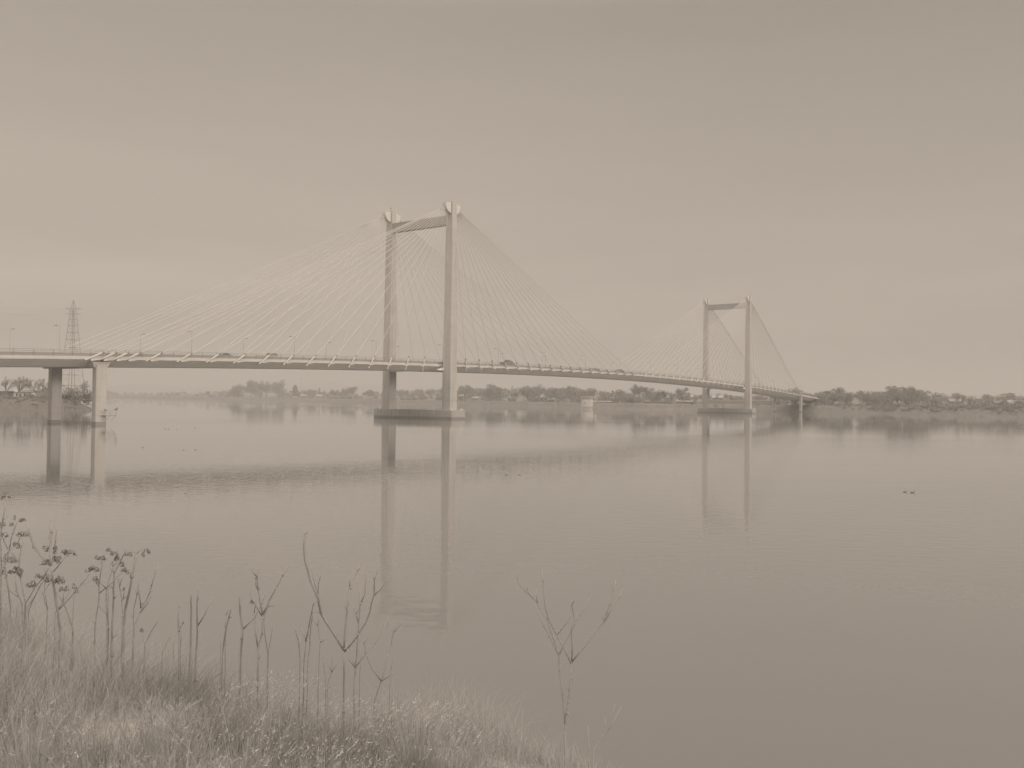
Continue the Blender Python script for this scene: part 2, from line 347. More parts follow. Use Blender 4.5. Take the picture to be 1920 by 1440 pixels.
for k, s0 in enumerate((0, 299)):
    py = empty('pylon', (s0, 0, 0), 0); py.parent = bridge
    for mr in (False, True):
        leg(mr).build('leg', M['concrete'], py)
        saddle(2.0 + (W if mr else 0)).build('cable_saddle', M['steel'], py)
    mb = MB(); mb.box(.55, 2.35, 3.45, W + .62, 66.9, 69.95); mb.box(.50, 2.40, 3.45, W + .62, 69.95, 70.2)
    mb.build('cross_beam', M['beam'], py)
    mb = MB(); mb.box(1.2, 1.3, W + 2.0, W + 2.1, ZT, ZT + 1.1); mb.box(1.05, 1.45, W + 1.85, W + 2.25, ZT + 1.1, ZT + 1.45)
    mb.build('beacon_light', M['dark'], py)
    pc = MB(); pc.box(-2.0, 5.4, -2.0, W + 6.1, .55, 3.0); o = pc.build('pier_cap', M['cap'], py)
    bm_ = o.modifiers.new('b', 'BEVEL'); bm_.width = .12; bm_.segments = 2
    pc = MB(); pc.box(-1.95, 5.35, -1.95, W + 6.05, -1.5, .55); pc.build('wet_band', M['wet'], o)
    # struts carrying the girder past the leg
    mb = MB()
    for t in (3.2, W - .9):
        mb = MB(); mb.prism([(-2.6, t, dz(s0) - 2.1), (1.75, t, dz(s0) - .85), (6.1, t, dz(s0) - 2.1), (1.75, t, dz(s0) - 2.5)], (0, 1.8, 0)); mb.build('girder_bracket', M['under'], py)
def column(s0, t0, zb, zt, ls, lt):
    c = .12; mb = MB()
    pts = [(s0 + c, t0, zb), (s0 + ls - c, t0, zb), (s0 + ls, t0 + c, zb), (s0 + ls, t0 + lt - c, zb), (s0 + ls - c, t0 + lt, zb), (s0 + c, t0 + lt, zb), (s0, t0 + lt - c, zb), (s0, t0 + c, zb)]
    mb.prism(pts, (0, 0, zt - zb)); return mb
for s0 in (-121.6, 424.4):
    for t0 in (4.25, 24.05):
        zt = dz(s0) - 2.0
        col = column(s0, t0, .7, zt, 2.5, 1.75).build('pier_column', M['colm'], bridge)
        column(s0 - .04, t0 - .04, -2, .7, 2.58, 1.83).build('wet_band', M['wet'], col)
    mb = MB(); mb.frustum((s0 - .3, s0 + 2.8, T0 + .4, T1 - .4, dz(s0) - 2.55), (s0 - .9, s0 + 3.4, T0 + .3, T1 - .3, dz(s0) - 1.2)); mb.build('diaphragm', M['colm'], bridge)
mb = MB()
for t0 in (5.0, 23.5): mb.frustum((476, 478.6, t0, t0 + 3.5, 3.2), (474.5, 480, t0, t0 + 3.5, dz(478) - 1.6))
mb.box(470, 492, T0 + 1, T1 - 1, dz(478) - 1.75, dz(478) - 1.2)
mb.build('abutment', M['concrete'], bridge)
# stay cables: each tower side, R plane and L plane
def cable_geo(s_tower, sg, sa, plane):
    tt = 2.0 + (W if plane else 0); ta = (T0 - .35) if not plane else (T1 + .35)
    c0 = Vector((s_tower + 1.5 + sg * 1.0, tt, ZT - .9)); a = Vector((sa, ta, dz(sa) + .1))
    d = (a - c0).normalized(); ang = math.atan2(-d.z, abs(d.x))
    p = c0 + Vector((sg * 3.0 * math.cos(ang), 0, -3.2 * math.sin(ang)))
    return p, a
side = [-122.1, -119.1, -116.1, -113.2] + [-107.6 + 8.15 * i for i in range(13)]
main = [4.9 + 8.2 * i for i in range(18)]
fans = [(0, -1, side), (0, 1, main), (299, -1, [302 - s for s in main]), (299, 1, [302 - s for s in side])]
CR = .076
rest = MB(); count = 0
allc = [(st, sg, sa, pl) for pl in (0, 1) for st, sg, L in fans for sa in L]
allc.sort(key=lambda c: (c[3], c[0]))
nR = [c for c in allc if c[3] == 0]; nL = [c for c in allc if c[3] == 1]
order = nR + nL
collar = MB()
for i, (st, sg, sa, pl) in enumerate(order):
    p, a = cable_geo(st, sg, sa, pl); d = (a - p).normalized()
    mbc = MB(); target = mbc if i < 100 else rest
    n = 6; L = (a - p).length; sag = L * .004
    pts = [p.lerp(a, k / n) - Vector((0, 0, 4 * sag * (k / n) * (1 - k / n))) for k in range(n + 1)]
    target.tube(pts, CR, n=6)
    # dark sockets strung out where the stays leave the saddle
    off = 1.2 + (i % 2) * 1.1
    collar.tube([p + d * off, p + d * (off + .4)], CR + .05, n=6)
    if i < 100: mbc.build('stay_cable', M['cable'], bridge)
tag(rest.build('stay_cables', M['cable'], bridge), kind='stuff')
collar.build('cable_sockets', M['barrier'], bridge)
anch = [c for c in order if c[3] == 0]
for (st, sg, sa, pl) in anch:       # the anchor on the near deck edge: guide tube above, wedge below
    p, a = cable_geo(st, sg, sa, pl); d = (p - a).normalized(); hor = Vector((d.x, 0, 0)).normalized()
    mb = MB(); mb.tube([a - d * 1.2, a + d * 1.6], .24, n=8)
    z = dz(sa)
    q = Vector((sa, T0 - .62, z - .55)) - hor * .6
    mb.prism([q + hor * 2.6, q - hor * .3, q - hor * .7 + Vector((0, 0, -.45)), q - hor * .35 + Vector((0, 0, -.60))], (0, .50, 0))
    mb.tube([a - d * 2.6, a - d * .8], .17, n=6)
    an = mb.build('cable_anchor', M['fascia'], bridge)
    mc = MB(); mc.tube([a + d * 1.6, a + d * 2.2], .27, n=8); mc.build('collar', M['dark'], an)
# ------------------------------------------------------------------ bridge lamps
def make_lamp():
    r = empty('street_lamp', (0, 0, 0), 0)
    mb = MB(); mb.tube([(0, 0, 0), (0, 0, 3.4), (0, 0, 6.7)], .085, .05, n=6); mb.box(-.16, .16, -.16, .16, 0, .5); mb.build('pole', M['lamp'], r)
    mb = MB(); mb.tube([(0, 0, 6.6), (0, .7, 6.72), (0, 1.35, 6.74)], .05, n=5); mb.build('arm', M['lamp'], r)
    mb = MB(); mb.frustum((-.18, .18, 1.2, 2.1, 6.62), (-.12, .12, 1.25, 2.0, 6.80)); mb.build('lamp_head', M['dark'], r)
    return r
lampp = make_lamp(); first = True
spots = ['west of the first pier', 'just over the first pier', 'between the first pier and the sedan', 'behind the pickup truck', 'halfway from the pickup to the near pylon', 'close beside the near pylon']
names_s = ['beyond the left end of the stays', 'above the densest group of stay anchors', 'just left of the silver pickup', 'right of the silver pickup', 'just left of the near pylon', 'just right of the near pylon', 'by the dark truck', 'between the dark truck and the hatchback', 'left of the hatchback', 'left of the dark van', 'right of the dark van', 'at the low left end of the far pylon stays', 'left of the far pylon', 'against the far pylon', 'right of the far pylon', 'before the last pier', 'near the last pier', 'past the last pier', 'at the right end of the deck']
nm = ['left of both columns, over the left bank', 'over the four bunched stay anchors', 'between the sedan and the pickup truck', 'right of the pickup truck', 'next to the left of the near pylon', 'next to the right of the near pylon', 'beside the dark box truck', 'right of the dark box truck', 'left of the grey hatchback', 'left of the dark minivan', 'right of the dark minivan', 'above the middle of the far pylon stays', 'left of the far pylon', 'closest to the far pylon', 'right of the far pylon', 'over the stays of the last span', 'left of the last pier pair', 'over the last pier pair']
for i in range(18):
    s = -129.7 + 32.75 * i
    if s > 470: break
    for side_ in (0, 1):
        o = lampp if first else copy_tree(lampp); first = False
        t = T0 + .62 if side_ == 0 else T1 - .62
        o.location = bw_(s, t, dz(s)); o.rotation_euler.z = BROT + (0 if side_ == 0 else math.pi)
        tag(o, 'slim lamp post on the %s deck edge, %s' % (('near', nm[i]) if side_ == 0 else ('far', nm[i])), 'street lamp', 'lamp posts along the bridge deck')
# ------------------------------------------------------------------ vehicles
def vehicle(name, prof, glass, L, w, paint, s, t, label, cat, extra=None, flip=False):
    r = empty(name, bw_(s, t, dz(s) + .02), BROT + (math.pi if flip else 0), label, cat)
    mb = MB(); mb.prism([(x - L / 2, -w / 2, z) for x, z in prof], (0, w, 0)); o = mb.build('body', paint, r)
    m = o.modifiers.new('b', 'BEVEL'); m.width = .07; m.segments = 2
    for gl in glass:
        for y in (-w / 2 - .012, w / 2 - .03):
            q = MB(); q.prism([(x - L / 2, y, z) for x, z in gl], (0, .042, 0)); q.build('window', M['glass'], r)
    for x in (L * .19, L * .80):
        for y in (-w / 2 - .03, w / 2 - .19):
            q = MB(); q.tube([(x - L / 2, y, .34), (x - L / 2, y + .22, .34)], .34, n=14); wv = q.build('wheel', M['tyre'], r)
            q = MB(); yy = y - .006 if y < 0 else y + .196; q.tube([(x - L / 2, yy, .34), (x - L / 2, yy + .03, .34)], .19, n=10); q.build('rim', M['rail'], wv)
    for y in (-w / 2 + .15, w / 2 - .45):
        q = MB(); q.box(L / 2 - .04, L / 2 + .015, y, y + .3, .62, .78); q.build('headlight', M['white'], r)
    if extra: extra(r)
    return r
sedan = [(0, .3), (4.6, .3), (4.6, .72), (4.3, .86), (3.35, .95), (2.6, 1.42), (1.3, 1.44), (.55, .98), (0, .9)]
vehicle('sedan', sedan, [[(.75, .98), (1.38, 1.38), (1.95, 1.38), (1.95, .98)], [(2.03, .98), (2.03, 1.38), (2.55, 1.36), (3.1, .98)]], 4.6, 1.8, M['card'], -85.5, 6.9, 'low dark sedan on the bridge deck, leftmost vehicle, roof just above the barrier', 'car')
pick = [(0, .42), (5.9, .42), (5.9, .98), (5.6, 1.12), (4.4, 1.2), (3.7, 1.82), (2.3, 1.84), (2.1, 1.2), (.02, 1.18)]
def topper(r):
    q = MB(); q.prism([(-2.93, -.92, 1.19), (-.9, -.92, 1.19), (-.68, -.92, 1.78), (-2.75, -.92, 1.74)], (0, 1.84, 0)); o = q.build('bed_cover', M['card'], r)
vehicle('pickup_truck', pick, [[(2.38, 1.22), (2.45, 1.74), (3.0, 1.74), (3.0, 1.22)], [(3.08, 1.22), (3.08, 1.74), (3.62, 1.72), (4.15, 1.22)]], 5.9, 1.9, M['carl'], -72.0, 6.9, 'silver pickup truck with a dark bed cover, left of the near pylon', 'pickup truck', topper, True)
trk = [(0, .55), (7.4, .55), (7.4, 1.3), (7.1, 1.5), (6.2, 1.65), (5.7, 2.35), (4.6, 2.4), (4.55, .9), (0, .9)]
def boxbody(r):
    q = MB(); q.box(-3.72, .35, -1.02, 1.02, .92, 1.75); q.box(-.5, .75, -1.04, 1.04, 1.0, 2.7); q.build('cargo_bed', M['carm'], r)
vehicle('work_truck', trk, [[(4.75, 1.6), (4.75, 2.25), (5.6, 2.22), (6.05, 1.65)]], 7.4, 2.05, M['card'], 43, 6.9, 'dark work truck with a cargo bed, just right of the near pylon', 'truck', boxbody)
hat = [(0, .3), (4.2, .3), (4.2, .8), (3.9, .92), (3.1, 1.0), (2.5, 1.5), (.7, 1.55), (.1, 1.0)]
vehicle('hatchback', hat, [[(.55, 1.02), (.85, 1.46), (1.5, 1.46), (1.5, 1.02)], [(1.58, 1.02), (1.58, 1.46), (2.4, 1.44), (2.85, 1.02)]], 4.2, 1.78, M['carm'], 111.5, 6.9, 'grey hatchback in the middle of the main span, left of the dark minivan', 'car')
van = [(0, .32), (5.0, .32), (5.0, .9), (4.7, 1.02), (4.0, 1.15), (3.2, 1.85), (.35, 1.9), (.02, 1.1)]
vehicle('minivan', van, [[(.4, 1.15), (.6, 1.75), (1.6, 1.75), (1.6, 1.15)], [(1.7, 1.15), (1.7, 1.75), (3.1, 1.72), (3.7, 1.15)]], 5.0, 1.9, M['card'], 136.5, 6.9, 'dark minivan in mid span where the two stay fans cross', 'van')
# ------------------------------------------------------------------ platform and birds
pl = empty('access_platform', bw_(-120.2, 4.25, 2.05), BROT, 'small railed steel platform bracketed to the foot of the nearest column', 'platform')
mb = MB(); mb.box(0, 2.9, -1.15, -.01, 0, .12); mb.build('floor', M['dark'], pl)
mb = MB()
for x in (.03, 1.4, 2.87): mb.tube([(x, -1.1, .12), (x, -1.1, 1.2)], .03, n=5)
for z in (.45, .82, 1.2): mb.tube([(.03, -.03, z), (.03, -1.1, z), (2.87, -1.1, z), (2.87, -.03, z)], .028, n=5)
mb.build('railing', M['dark'], pl)
mb = MB()
for x in (.2, 1.4, 2.7): mb.tube([(x, -1.1, 0), (x - .5 if x > 1 else x, -.02, -1.15)], .045, n=5)
mb.build('brace', M['dark'], pl)
def bird(name, loc, rz, sc, m, label, cat, group=None, swim=False, hunched=False):
    mb = MB(); e = .0
    def wp(p): return Vector((p.x, p.y * (1 - .25 * max(0, -p.x)), p.z + (.18 * max(0, -p.x) if swim else -.2 * max(0, -p.x))))
    mb.blob((0, 0, .12), .30, .15, .14 if swim else .15, warp=wp)
    mb.tube([(.2, 0, .16), (.27, 0, .27), (.29, 0, .34)] if not hunched else [(.14, 0, .16), (.2, 0, .26)], .07, .05, n=8)
    h = Vector((.31, 0, .37)) if not hunched else Vector((.22, 0, .29))
    mb.blob(h, .075, .06, .06, 8, 6)
    mb.tube([h + Vector((.06, 0, -.005)), h + Vector((.16, 0, -.03))], .025, .008, n=5)
    mb.prism([(-.22, -.05, .14), (-.44, -.03, .17 if swim else .04), (-.44, .03, .17 if swim else .04), (-.22, .05, .14)], (0, 0, .03))
    if not swim:
        for y in (-.06, .06): mb.tube([(.02, y, .03), (.03, y, -.12)], .014, n=4)
    o = mb.build(name, m, None, True); o.location = loc; o.rotation_euler.z = rz; o.scale = (sc * (.5 if swim else 1),) * 3
    return tag(o, label, cat, group)
bird('perched_bird', bw_(-117.35, 3.15, 3.32 + .1), BROT + .4, 1.7, M['duck'], 'bulky dark bird perched on the right end of the platform rail', 'bird', hunched=True)
bird('perched_bird', bw_(-119.9, 3.15, 3.31), BROT + 2.6, 1.0, M['duck'], 'smaller dark bird perched on the left end of the platform rail', 'bird')
for s, t, sc, lb in [(-1.4, -1.6, 1.0, 'white gull at the left corner of the near pier cap end, by the leg'), (3.6, -1.5, 1.0, 'white gull, inner of the pair at the right end of the near pier cap'), (4.6, -1.4, 1.0, 'white gull, outer of the pair at the right end of the near pier cap')]:
    bird('gull', bw_(s, t, 3.12), BROT + random.uniform(-1, 1), sc, M['gull'], lb, 'gull', 'gulls on the pier caps')
for s, t, lb in [(-1.5, W + 4.4, 'dark bird standing at the left end of the near pier cap'), (-1.5, W + 2.7, 'dark bird a little in from the left end of the near pier cap')]:
    bird('perched_bird', bw_(s, t, 3.12), BROT + 2, .95, M['duck'], lb, 'bird')
for s, lb in [(301.5, 'white gull, left of the pair on the far pier cap'), (303.6, 'white gull, right of the pair on the far pier cap')]:
    bird('gull', bw_(s, -1.4, 3.12), BROT + 1, 1.1, M['gull'], lb, 'gull', 'gulls on the pier caps')
for (u, v, rz, sc, lb) in [(1697, 922.5, 0, .9, 'dark duck trailing the other of the pair swimming at the far right'), (1711, 923.8, 0, 1.0, 'dark duck leading the pair swimming at the far right'),
    (950, 891, 2.9, .75, 'dark duck on open water right of the near pylon reflection, left of two'), (974, 890.7, .2, .75, 'dark duck on open water right of the near pylon reflection, right of two'),
    (348, 925, 1.5, .7, 'lone dark duck below the bridge reflection on the left'), (310, 804.8, 3.0, 1.0, 'dark duck, leftmost of three in a row right of the columns'), (317, 804.9, 3.1, 1.0, 'dark duck, middle of three in a row right of the columns'),
    (332, 804.8, 2.8, .9, 'dark duck, rightmost of three in a row right of the columns'), (365, 803.2, .4, .9, 'dark duck alone right of the row of three'), (344, 843.8, 0, .8, 'dark duck trailing on the water below the row of three'),
    (366, 843.2, 0, .9, 'dark duck leading on the water below the row of three'), (268, 839, 1.6, .9, 'dark duck alone on the water right of the nearest column reflection')]:
    p = on_water(u, v); p.z = -.03; bird('duck', p, rz, sc, M['duck'], lb, 'duck', 'ducks on the river', swim=True)
# ------------------------------------------------------------------ lattice power tower
PT = at(134, 742, 520); tw = empty('lattice_tower', (PT.x, PT.y, 5.1), R(45 + 14), 'tall steel lattice power tower with two short crossarms behind the left end of the bridge', 'power pylon')
HT = at(135.5, 563, 520).z - 5.1
def half(z): return 5.6 + (1.15 - 5.6) * min(z / (HT * .90), 1)
zs = [0, 7.5, 14, 20, 25.8, 31, 35.8, 40.2, 44.4, 48.2, 51.6, HT * .9]
mb = MB()
for a, b in ((1, 1), (1, -1), (-1, 1), (-1, -1)): mb.tube([(a * half(z), b * half(z), z) for z in (0, HT * .9)] + [(a * .15, b * .15, HT)], .22, .15, n=4)
mb.build('leg', M['lattice'], tw)
mb = MB()
for z in zs[1:]:
    h = half(z); c = [(h, h, z), (-h, h, z), (-h, -h, z), (h, -h, z), (h, h, z)]; mb.tube(c, .13, n=4)
for z0, z1 in zip(zs, zs[1:]):
    h0, h1 = half(z0), half(z1); c0 = [(h0, h0), (-h0, h0), (-h0, -h0), (h0, -h0)]; c1 = [(h1, h1), (-h1, h1), (-h1, -h1), (h1, -h1)]
    for i in range(4):
        j = (i + 1) % 4; mb.tube([(*c0[i], z0), (*c1[j], z1)], .05, n=3); mb.tube([(*c0[j], z0), (*c1[i], z1)], .05, n=3)
mb.tube([(0, 0, 0), (0, 0, HT * .9)], .28, n=5)
mb.build('bracing', M['lattice'], tw)
for zc, wd in ((HT - 5.0, 4.2), (HT - 8.4, 4.1)):
    q = MB(); dx = Vector((1, -1, 0)).normalized()
    for sg in (-1, 1):
        q.tube([dx * sg * 0, dx * sg * wd], .24, n=5)
        if zc > HT - 6: q.tube([dx * sg * wd, dx * sg * (wd - 1.4) + Vector((0, 0, -1.5)), dx * sg * 1.2 + Vector((0, 0, .3))], .12, n=4)
    o = q.build('crossarm', M['lattice'], tw); o.location.z = zc
for i, (dv, lb) in enumerate([(-5.9, 'upper thin power line running left from the lattice tower'), (-9.4, 'lower thin power line running left from the lattice tower')]):
    p = Vector((PT.x - 3.5, PT.y, 5.1 + HT + dv)); e = Vector((PT.x - 260, PT.y - 60, p.z + 10)); mb = MB()
    mb.tube([p.lerp(e, k / 12) - Vector((0, 0, 14 * (k / 12) * (1 - k / 12))) for k in range(13)], .045, n=4)
    tag(mb.build('power_line', M['lamp']), lb, 'power line', 'power lines at the tower')
# ------------------------------------------------------------------ buildings
def house(u, Y, vb, w, h, rh, walls, roof, label, cat='house', rz=0, depth=None, flat=False, zoff=None, windows=2, at_d=None):
    if at_d is not None: p = far(u, at_d)
    else: p = at(u, vb, Y)
    depth = depth or w * .7
    r = empty('flat_roof_building' if flat else 'house', p, rz, label, cat, 'far bank buildings' if at_d is not None else 'left bank buildings')
    mb = MB(); mb.box(-w / 2, w / 2, -depth / 2, depth / 2, -.6, h)
    if not flat: mb.prism([(-w / 2, -depth / 2, h), (-w / 2, depth / 2, h), (-w / 2, 0, h + rh * .97)], (w, 0, 0))
    mb.build('wall', M[walls], r)
    mb = MB(); ov = .5
    if flat: mb.box(-w / 2 - .3, w / 2 + .3, -depth / 2 - .3, depth / 2 + .3, h + .003, h + rh)
    else:
        for sg in (-1, 1): mb.prism([(-w / 2 - ov, sg * (depth / 2 + ov), h - ov * 2 * rh / depth + .05), (-w / 2 - ov, 0, h + rh + .05), (-w / 2 - ov, 0, h + rh + .3), (-w / 2 - ov, sg * (depth / 2 + ov), h - ov * 2 * rh / depth + .3)][::sg], (w + 2 * ov, 0, 0))
    mb.build('roof', M[roof], r)
    for k in range(windows):
        x = -w / 2 + w * (k + .5) / windows; q = MB(); q.box(x - w * .09, x + w * .09, -depth / 2 - .06, -depth / 2 + .02, h * .35, h * .8); q.build('window', M['glass'], r)
    q = MB(); x = w * .5 * (1 / max(windows, 1)) - w * .02 if windows else 0
    q.box(-.5, .5, -depth / 2 - .05, -depth / 2 + .02, -.3, h * .72); o = q.build('door', M['roofd'], r)
    return r
house(4, 388, 747, 7.5, 2.9, .5, 'roofd', 'roofd', 'dark flat-roofed shed at the left edge of the left bank', 'shed', .1, flat=True, windows=1)
house(24, 402, 746.5, 5.0, 2.5, .5, 'white', 'roofw', 'small white trailer behind the trunks of the large bare tree', 'trailer', .15, flat=True, windows=1)
house(40, 400, 747, 5.5, 3.0, 1.0, 'white', 'roofw', 'white gabled house between the large bare tree and the smaller trees', 'house', .3, windows=2)
house(54, 396, 747, 4.6, 2.9, .8, 'white', 'roofd', 'white shed with two pale doors and a dark roof on the left bank', 'shed', .1, windows=2)
house(58, 440, 744.5, 13, 3.4, 2.0, 'wall2', 'roofm', 'long tan house with a pale roof behind the left bank trees', 'house', .1)
HL = [ # u, inland d, w, h, roofh, wall, roof, flat, label
 (398, 70, 16, 6, 2, 'wall2', 'roofw', True, 'flat pale roof low in the trees at the left end of the far woods'),
 (507.5, 24, 5.5, 6.5, 1.5, 'white', 'roofw', False, 'narrow white house on the levee left of the white sheds'),
 (541, 60, 24, 6, .8, 'white', 'roofw', True, 'long white shed above the levee, left of the tall dark conifer'),
 (537, 120, 18, 12, .8, 'wall', 'roofw', True, 'pale shed standing behind the long white shed'),
 (554, 24, 10, 3.5, 1.2, 'white', 'roofw', False, 'low white hut at the foot of the dark conifer'),
 (570, 80, 12, 6, 2, 'wall', 'roofw', False, 'pale gabled house just right of the dark conifer'),
 (583, 150, 14, 9, 2, 'wall2', 'roofw', False, 'house with pale roof higher on the slope right of the dark conifer'),
 (598, 26, 11, 7, 2, 'white', 'roofw', False, 'bright white house left of the long tan warehouse'),
 (604, 170, 13, 12, 2, 'wall', 'roofw', False, 'pale house at the pointed dark evergreen'),
 (640, 30, 36, 4.5, .7, 'wall2', 'roofm', True, 'long tan warehouse on the levee left of the near pylon'),
 (672, 90, 18, 6, 2, 'wall', 'roofm', False, 'grey-roofed house beside the long tan warehouse'),
 (768, 26, 26, 4.0, .5, 'wall', 'roofw', True, 'low pale building seen between the near pylon legs'),
 (864, 34, 7, 8, 2, 'wall', 'roofm', False, 'pale house right against the right leg of the near pylon'),
 (891, 60, 9, 5, 1.5, 'wall', 'roofw', False, 'small pale house right of the near pylon'),
 (960, 45, 9, 5, 1.8, 'wall2', 'roofw', False, 'small house low in the wood left of the twin pale houses'),
 (1004, 40, 9, 5, 2, 'wall', 'roofm', False, 'left of the twin pale houses in the middle of the wood'),
 (1018, 48, 10, 7, 3, 'wall', 'roofw', False, 'right and taller of the twin pale houses in the middle of the wood'),
 (1034, 36, 8, 4, 1.6, 'wall2', 'roofw', False, 'tan cottage right of the twin pale houses'),
 (1086, 24, 4, 3.5, .3, 'white', 'roofw', True, 'small white hut directly left of the intake tower'),
 (1108, 150, 6, 4, 1, 'white', 'roofw', False, 'white house up the slope above the intake tower'),
 (1127, 90, 10, 4, 1.6, 'wall', 'roofw', False, 'first pale house right of the intake tower'),
 (1134, 160, 13, 5, 2, 'wall2', 'roofw', False, 'long roofed house up the slope right of the intake tower'),
 (1152, 100, 11, 5, 1.8, 'wall', 'roofw', False, 'pale two-window house two houses right of the intake tower'),
 (1153, 190, 15, 5, 2, 'wall2', 'roofw', False, 'house with a wide pale roof below the lone round tree'),
 (1142, 24, 14, 2.5, .6, 'wall', 'roofw', True, 'low white boathouse on the levee right of the intake tower'),
 (1170, 180, 14, 5, 2, 'wall2', 'roofw', False, 'house with pale roof under the broad tree mid slope'),
 (1186, 95, 5, 5, 1.4, 'white', 'roofw', False, 'narrow bright white house mid slope'),
 (1192, 140, 14, 6, 2, 'wall', 'roofw', False, 'wide pale house left of the tall forked tree'),
 (1214, 210, 14, 7, 2, 'wall2', 'roofw', False, 'pale roof showing through the trees left of the far pylon'),
 (1233, 26, 24, 2.6, .3, 'wall2', 'roofm', True, 'long low grey wall building on the levee left of the far pylon'),
 (1256, 120, 11, 6, 2, 'wall', 'roofw', False, 'pale house second left of the far pylon'),
 (1285, 100, 14, 7, 2, 'wall', 'roofw', False, 'big pale house next left of the far pylon'),
 (1284, 30, 16, 3, 1, 'wall2', 'roofm', False, 'tan house on the levee next left of the far pylon'),
 (1345, 120, 12, 6, 2, 'wall', 'roofw', False, 'house seen between the far pylon legs, left one'),
 (1378, 130, 11, 6, 2, 'wall2', 'roofw', False, 'house seen between the far pylon legs, right one'),
 (1432, 110, 9, 6, 1, 'white', 'roofw', True, 'white building just under the deck right of the far pylon'),
 (1748, 210, 6, 5, 1.5, 'white', 'roofw', False, 'small white house at the tree tops right of the dome-shaped tree'),
 (1780, 150, 24, 7, 1.0, 'wall', 'roofw', True, 'long pale flat building up the slope at the far right'),
 (1757, 80, 9, 4, 1.6, 'wall2', 'roofw', False, 'tan house below the long pale flat building'),
 (1790, 55, 8, 6, 1.6, 'wall', 'roofm', False, 'pale narrow house at mid slope right of the tan house'),
 (1842, 170, 10, 6, 2, 'white', 'roofw', False, 'bright white gable high on the slope at the far right'),
 (1860, 120, 16, 5, 1, 'wall2', 'roofw', True, 'long low roof right of the bright white gable'),
 (1882, 60, 13, 5, 1.6, 'wall', 'roofw', False, 'pale house near the shore at the far right'),
 (1908, 40, 7, 5, 1.6, 'wall', 'roofm', False, 'last pale house at the right edge of the view'),
]
for (u, d, w, h, rh, wm, rm, fl, lb) in HL:
    wm = 'roofw' if wm == 'white' else wm
    a, b, c = ray(u, 752)
    w *= .85; h *= .8
    hx = house(u, 0, 0, w, h, rh, wm, rm, lb, 'building' if fl else 'house', -math.atan2(a, b) * 1 + random.uniform(-.25, .25), flat=fl, at_d=d, windows=3 if w > 15 else 2)
# the grey low bridge/approach wall behind the far pylon
p0, p1 = at(1322, 752, 698), at(1456, 755, 690)
lw = empty('low_approach_bridge', (p0.x, p0.y, 0), math.atan2(p1.y - p0.y, p1.x - p0.x), 'long low grey approach bridge with a pale top edge behind the far pylon', 'bridge'); L_ = (p1 - p0).length
mb = MB(); mb.box(0, L_, 0, 5, 5.4, 8.3); mb.build('girder', M['beam'], lw)
mb = MB(); mb.box(-.5, L_ + .5, -.5, 5.5, 8.303, 8.75); mb.build('parapet', M['fascia'], lw)
mb = MB()
for k in range(3): mb.box(L_ * (k + .5) / 3 - .6, L_ * (k + .5) / 3 + .6, 1, 4, -.5, 5.397)
mb.build('pier', M['beam'], lw)
# intake tower
ip = on_water(1101, 767.2); it = empty('intake_tower', ip, math.atan2(-ip.x, ip.y), 'white round-ended concrete intake tower standing in the river', 'tower')
def rnd(w, d, z, n=20): return [(w * math.copysign(abs(math.cos(a)) ** .6, math.cos(a)), d * math.copysign(abs(math.sin(a)) ** .8, math.sin(a)), z) for a in np.linspace(0, 2 * math.pi, n, endpoint=False)]
def loft(rings):
    mb = MB(); n = len(rings[0]); mb.v = [p for r_ in rings for p in r_]
    mb.f = [(i * n + j, i * n + (j + 1) % n, (i + 1) * n + (j + 1) % n, (i + 1) * n + j) for i in range(len(rings) - 1) for j in range(n)] + [tuple(range(n))[::-1], tuple(range((len(rings) - 1) * n, len(rings) * n))]
    return mb
loft([rnd(4.0, 3.4, -1), rnd(4.2, 3.6, .8), rnd(4.75, 4.2, 2.2), rnd(4.75, 4.2, 7.8)]).build('shaft', M['fascia'], it, False)
loft([rnd(4.3, 3.8, 7.803), rnd(4.3, 3.8, 9.6)]).build('gallery', M['beam'], it)
loft([rnd(4.75, 4.2, 9.603), rnd(4.75, 4.2, 10.2)]).build('roof_slab', M['fascia'], it)
mb = MB(); mb.box(-4.9, -3.4, -3.9, -2.2, 0, 7.2); mb.build('side_buttress', M['concrete'], it)
for z in (4.1, 5.2):
    q = MB(); q.box(-2.5, -1.2, -4.22, -3.9, z, z + .45); q.build('window', M['glass'], it)
mb = MB(); e = far(1112, 14); dd = (e - ip).length; mb.box(4.6, 19, -.9, .9, 6.4, 6.9); mb.build('walkway', M['white'], it)
# floodlight mast on the far bank
p = far(564, 90); fm = empty('floodlight_mast', p, 0, 'tall thin floodlight mast rising above the far trees right of the tall conifer', 'mast')
mb = MB(); mb.tube([(0, 0, 0), (0, 0, 38)], .35, .22, n=5); mb.build('pole', M['lamp'], fm)
mb = MB(); mb.box(-2.6, 2.6, -.2, .2, 37.4, 38.6); mb.build('lamp_bank', M['lamp'], fm)
# white gate posts and stair rail on the right bank
p = far(1595, 20); gt = empty('bank_railing', p, -.35, 'small white railing on the right bank below the trees', 'railing'); mb = MB()
for x in (-2.7, 2.7): mb.box(x - .12, x + .12, -.1, .1, -.3, 2.0)
mb.build('post', M['white'], gt); mb = MB()
for z in (.5, 1.1): mb.box(-2.58, 2.58, -.05, .05, z, z + .12)
mb.build('rail', M['rail'], gt)
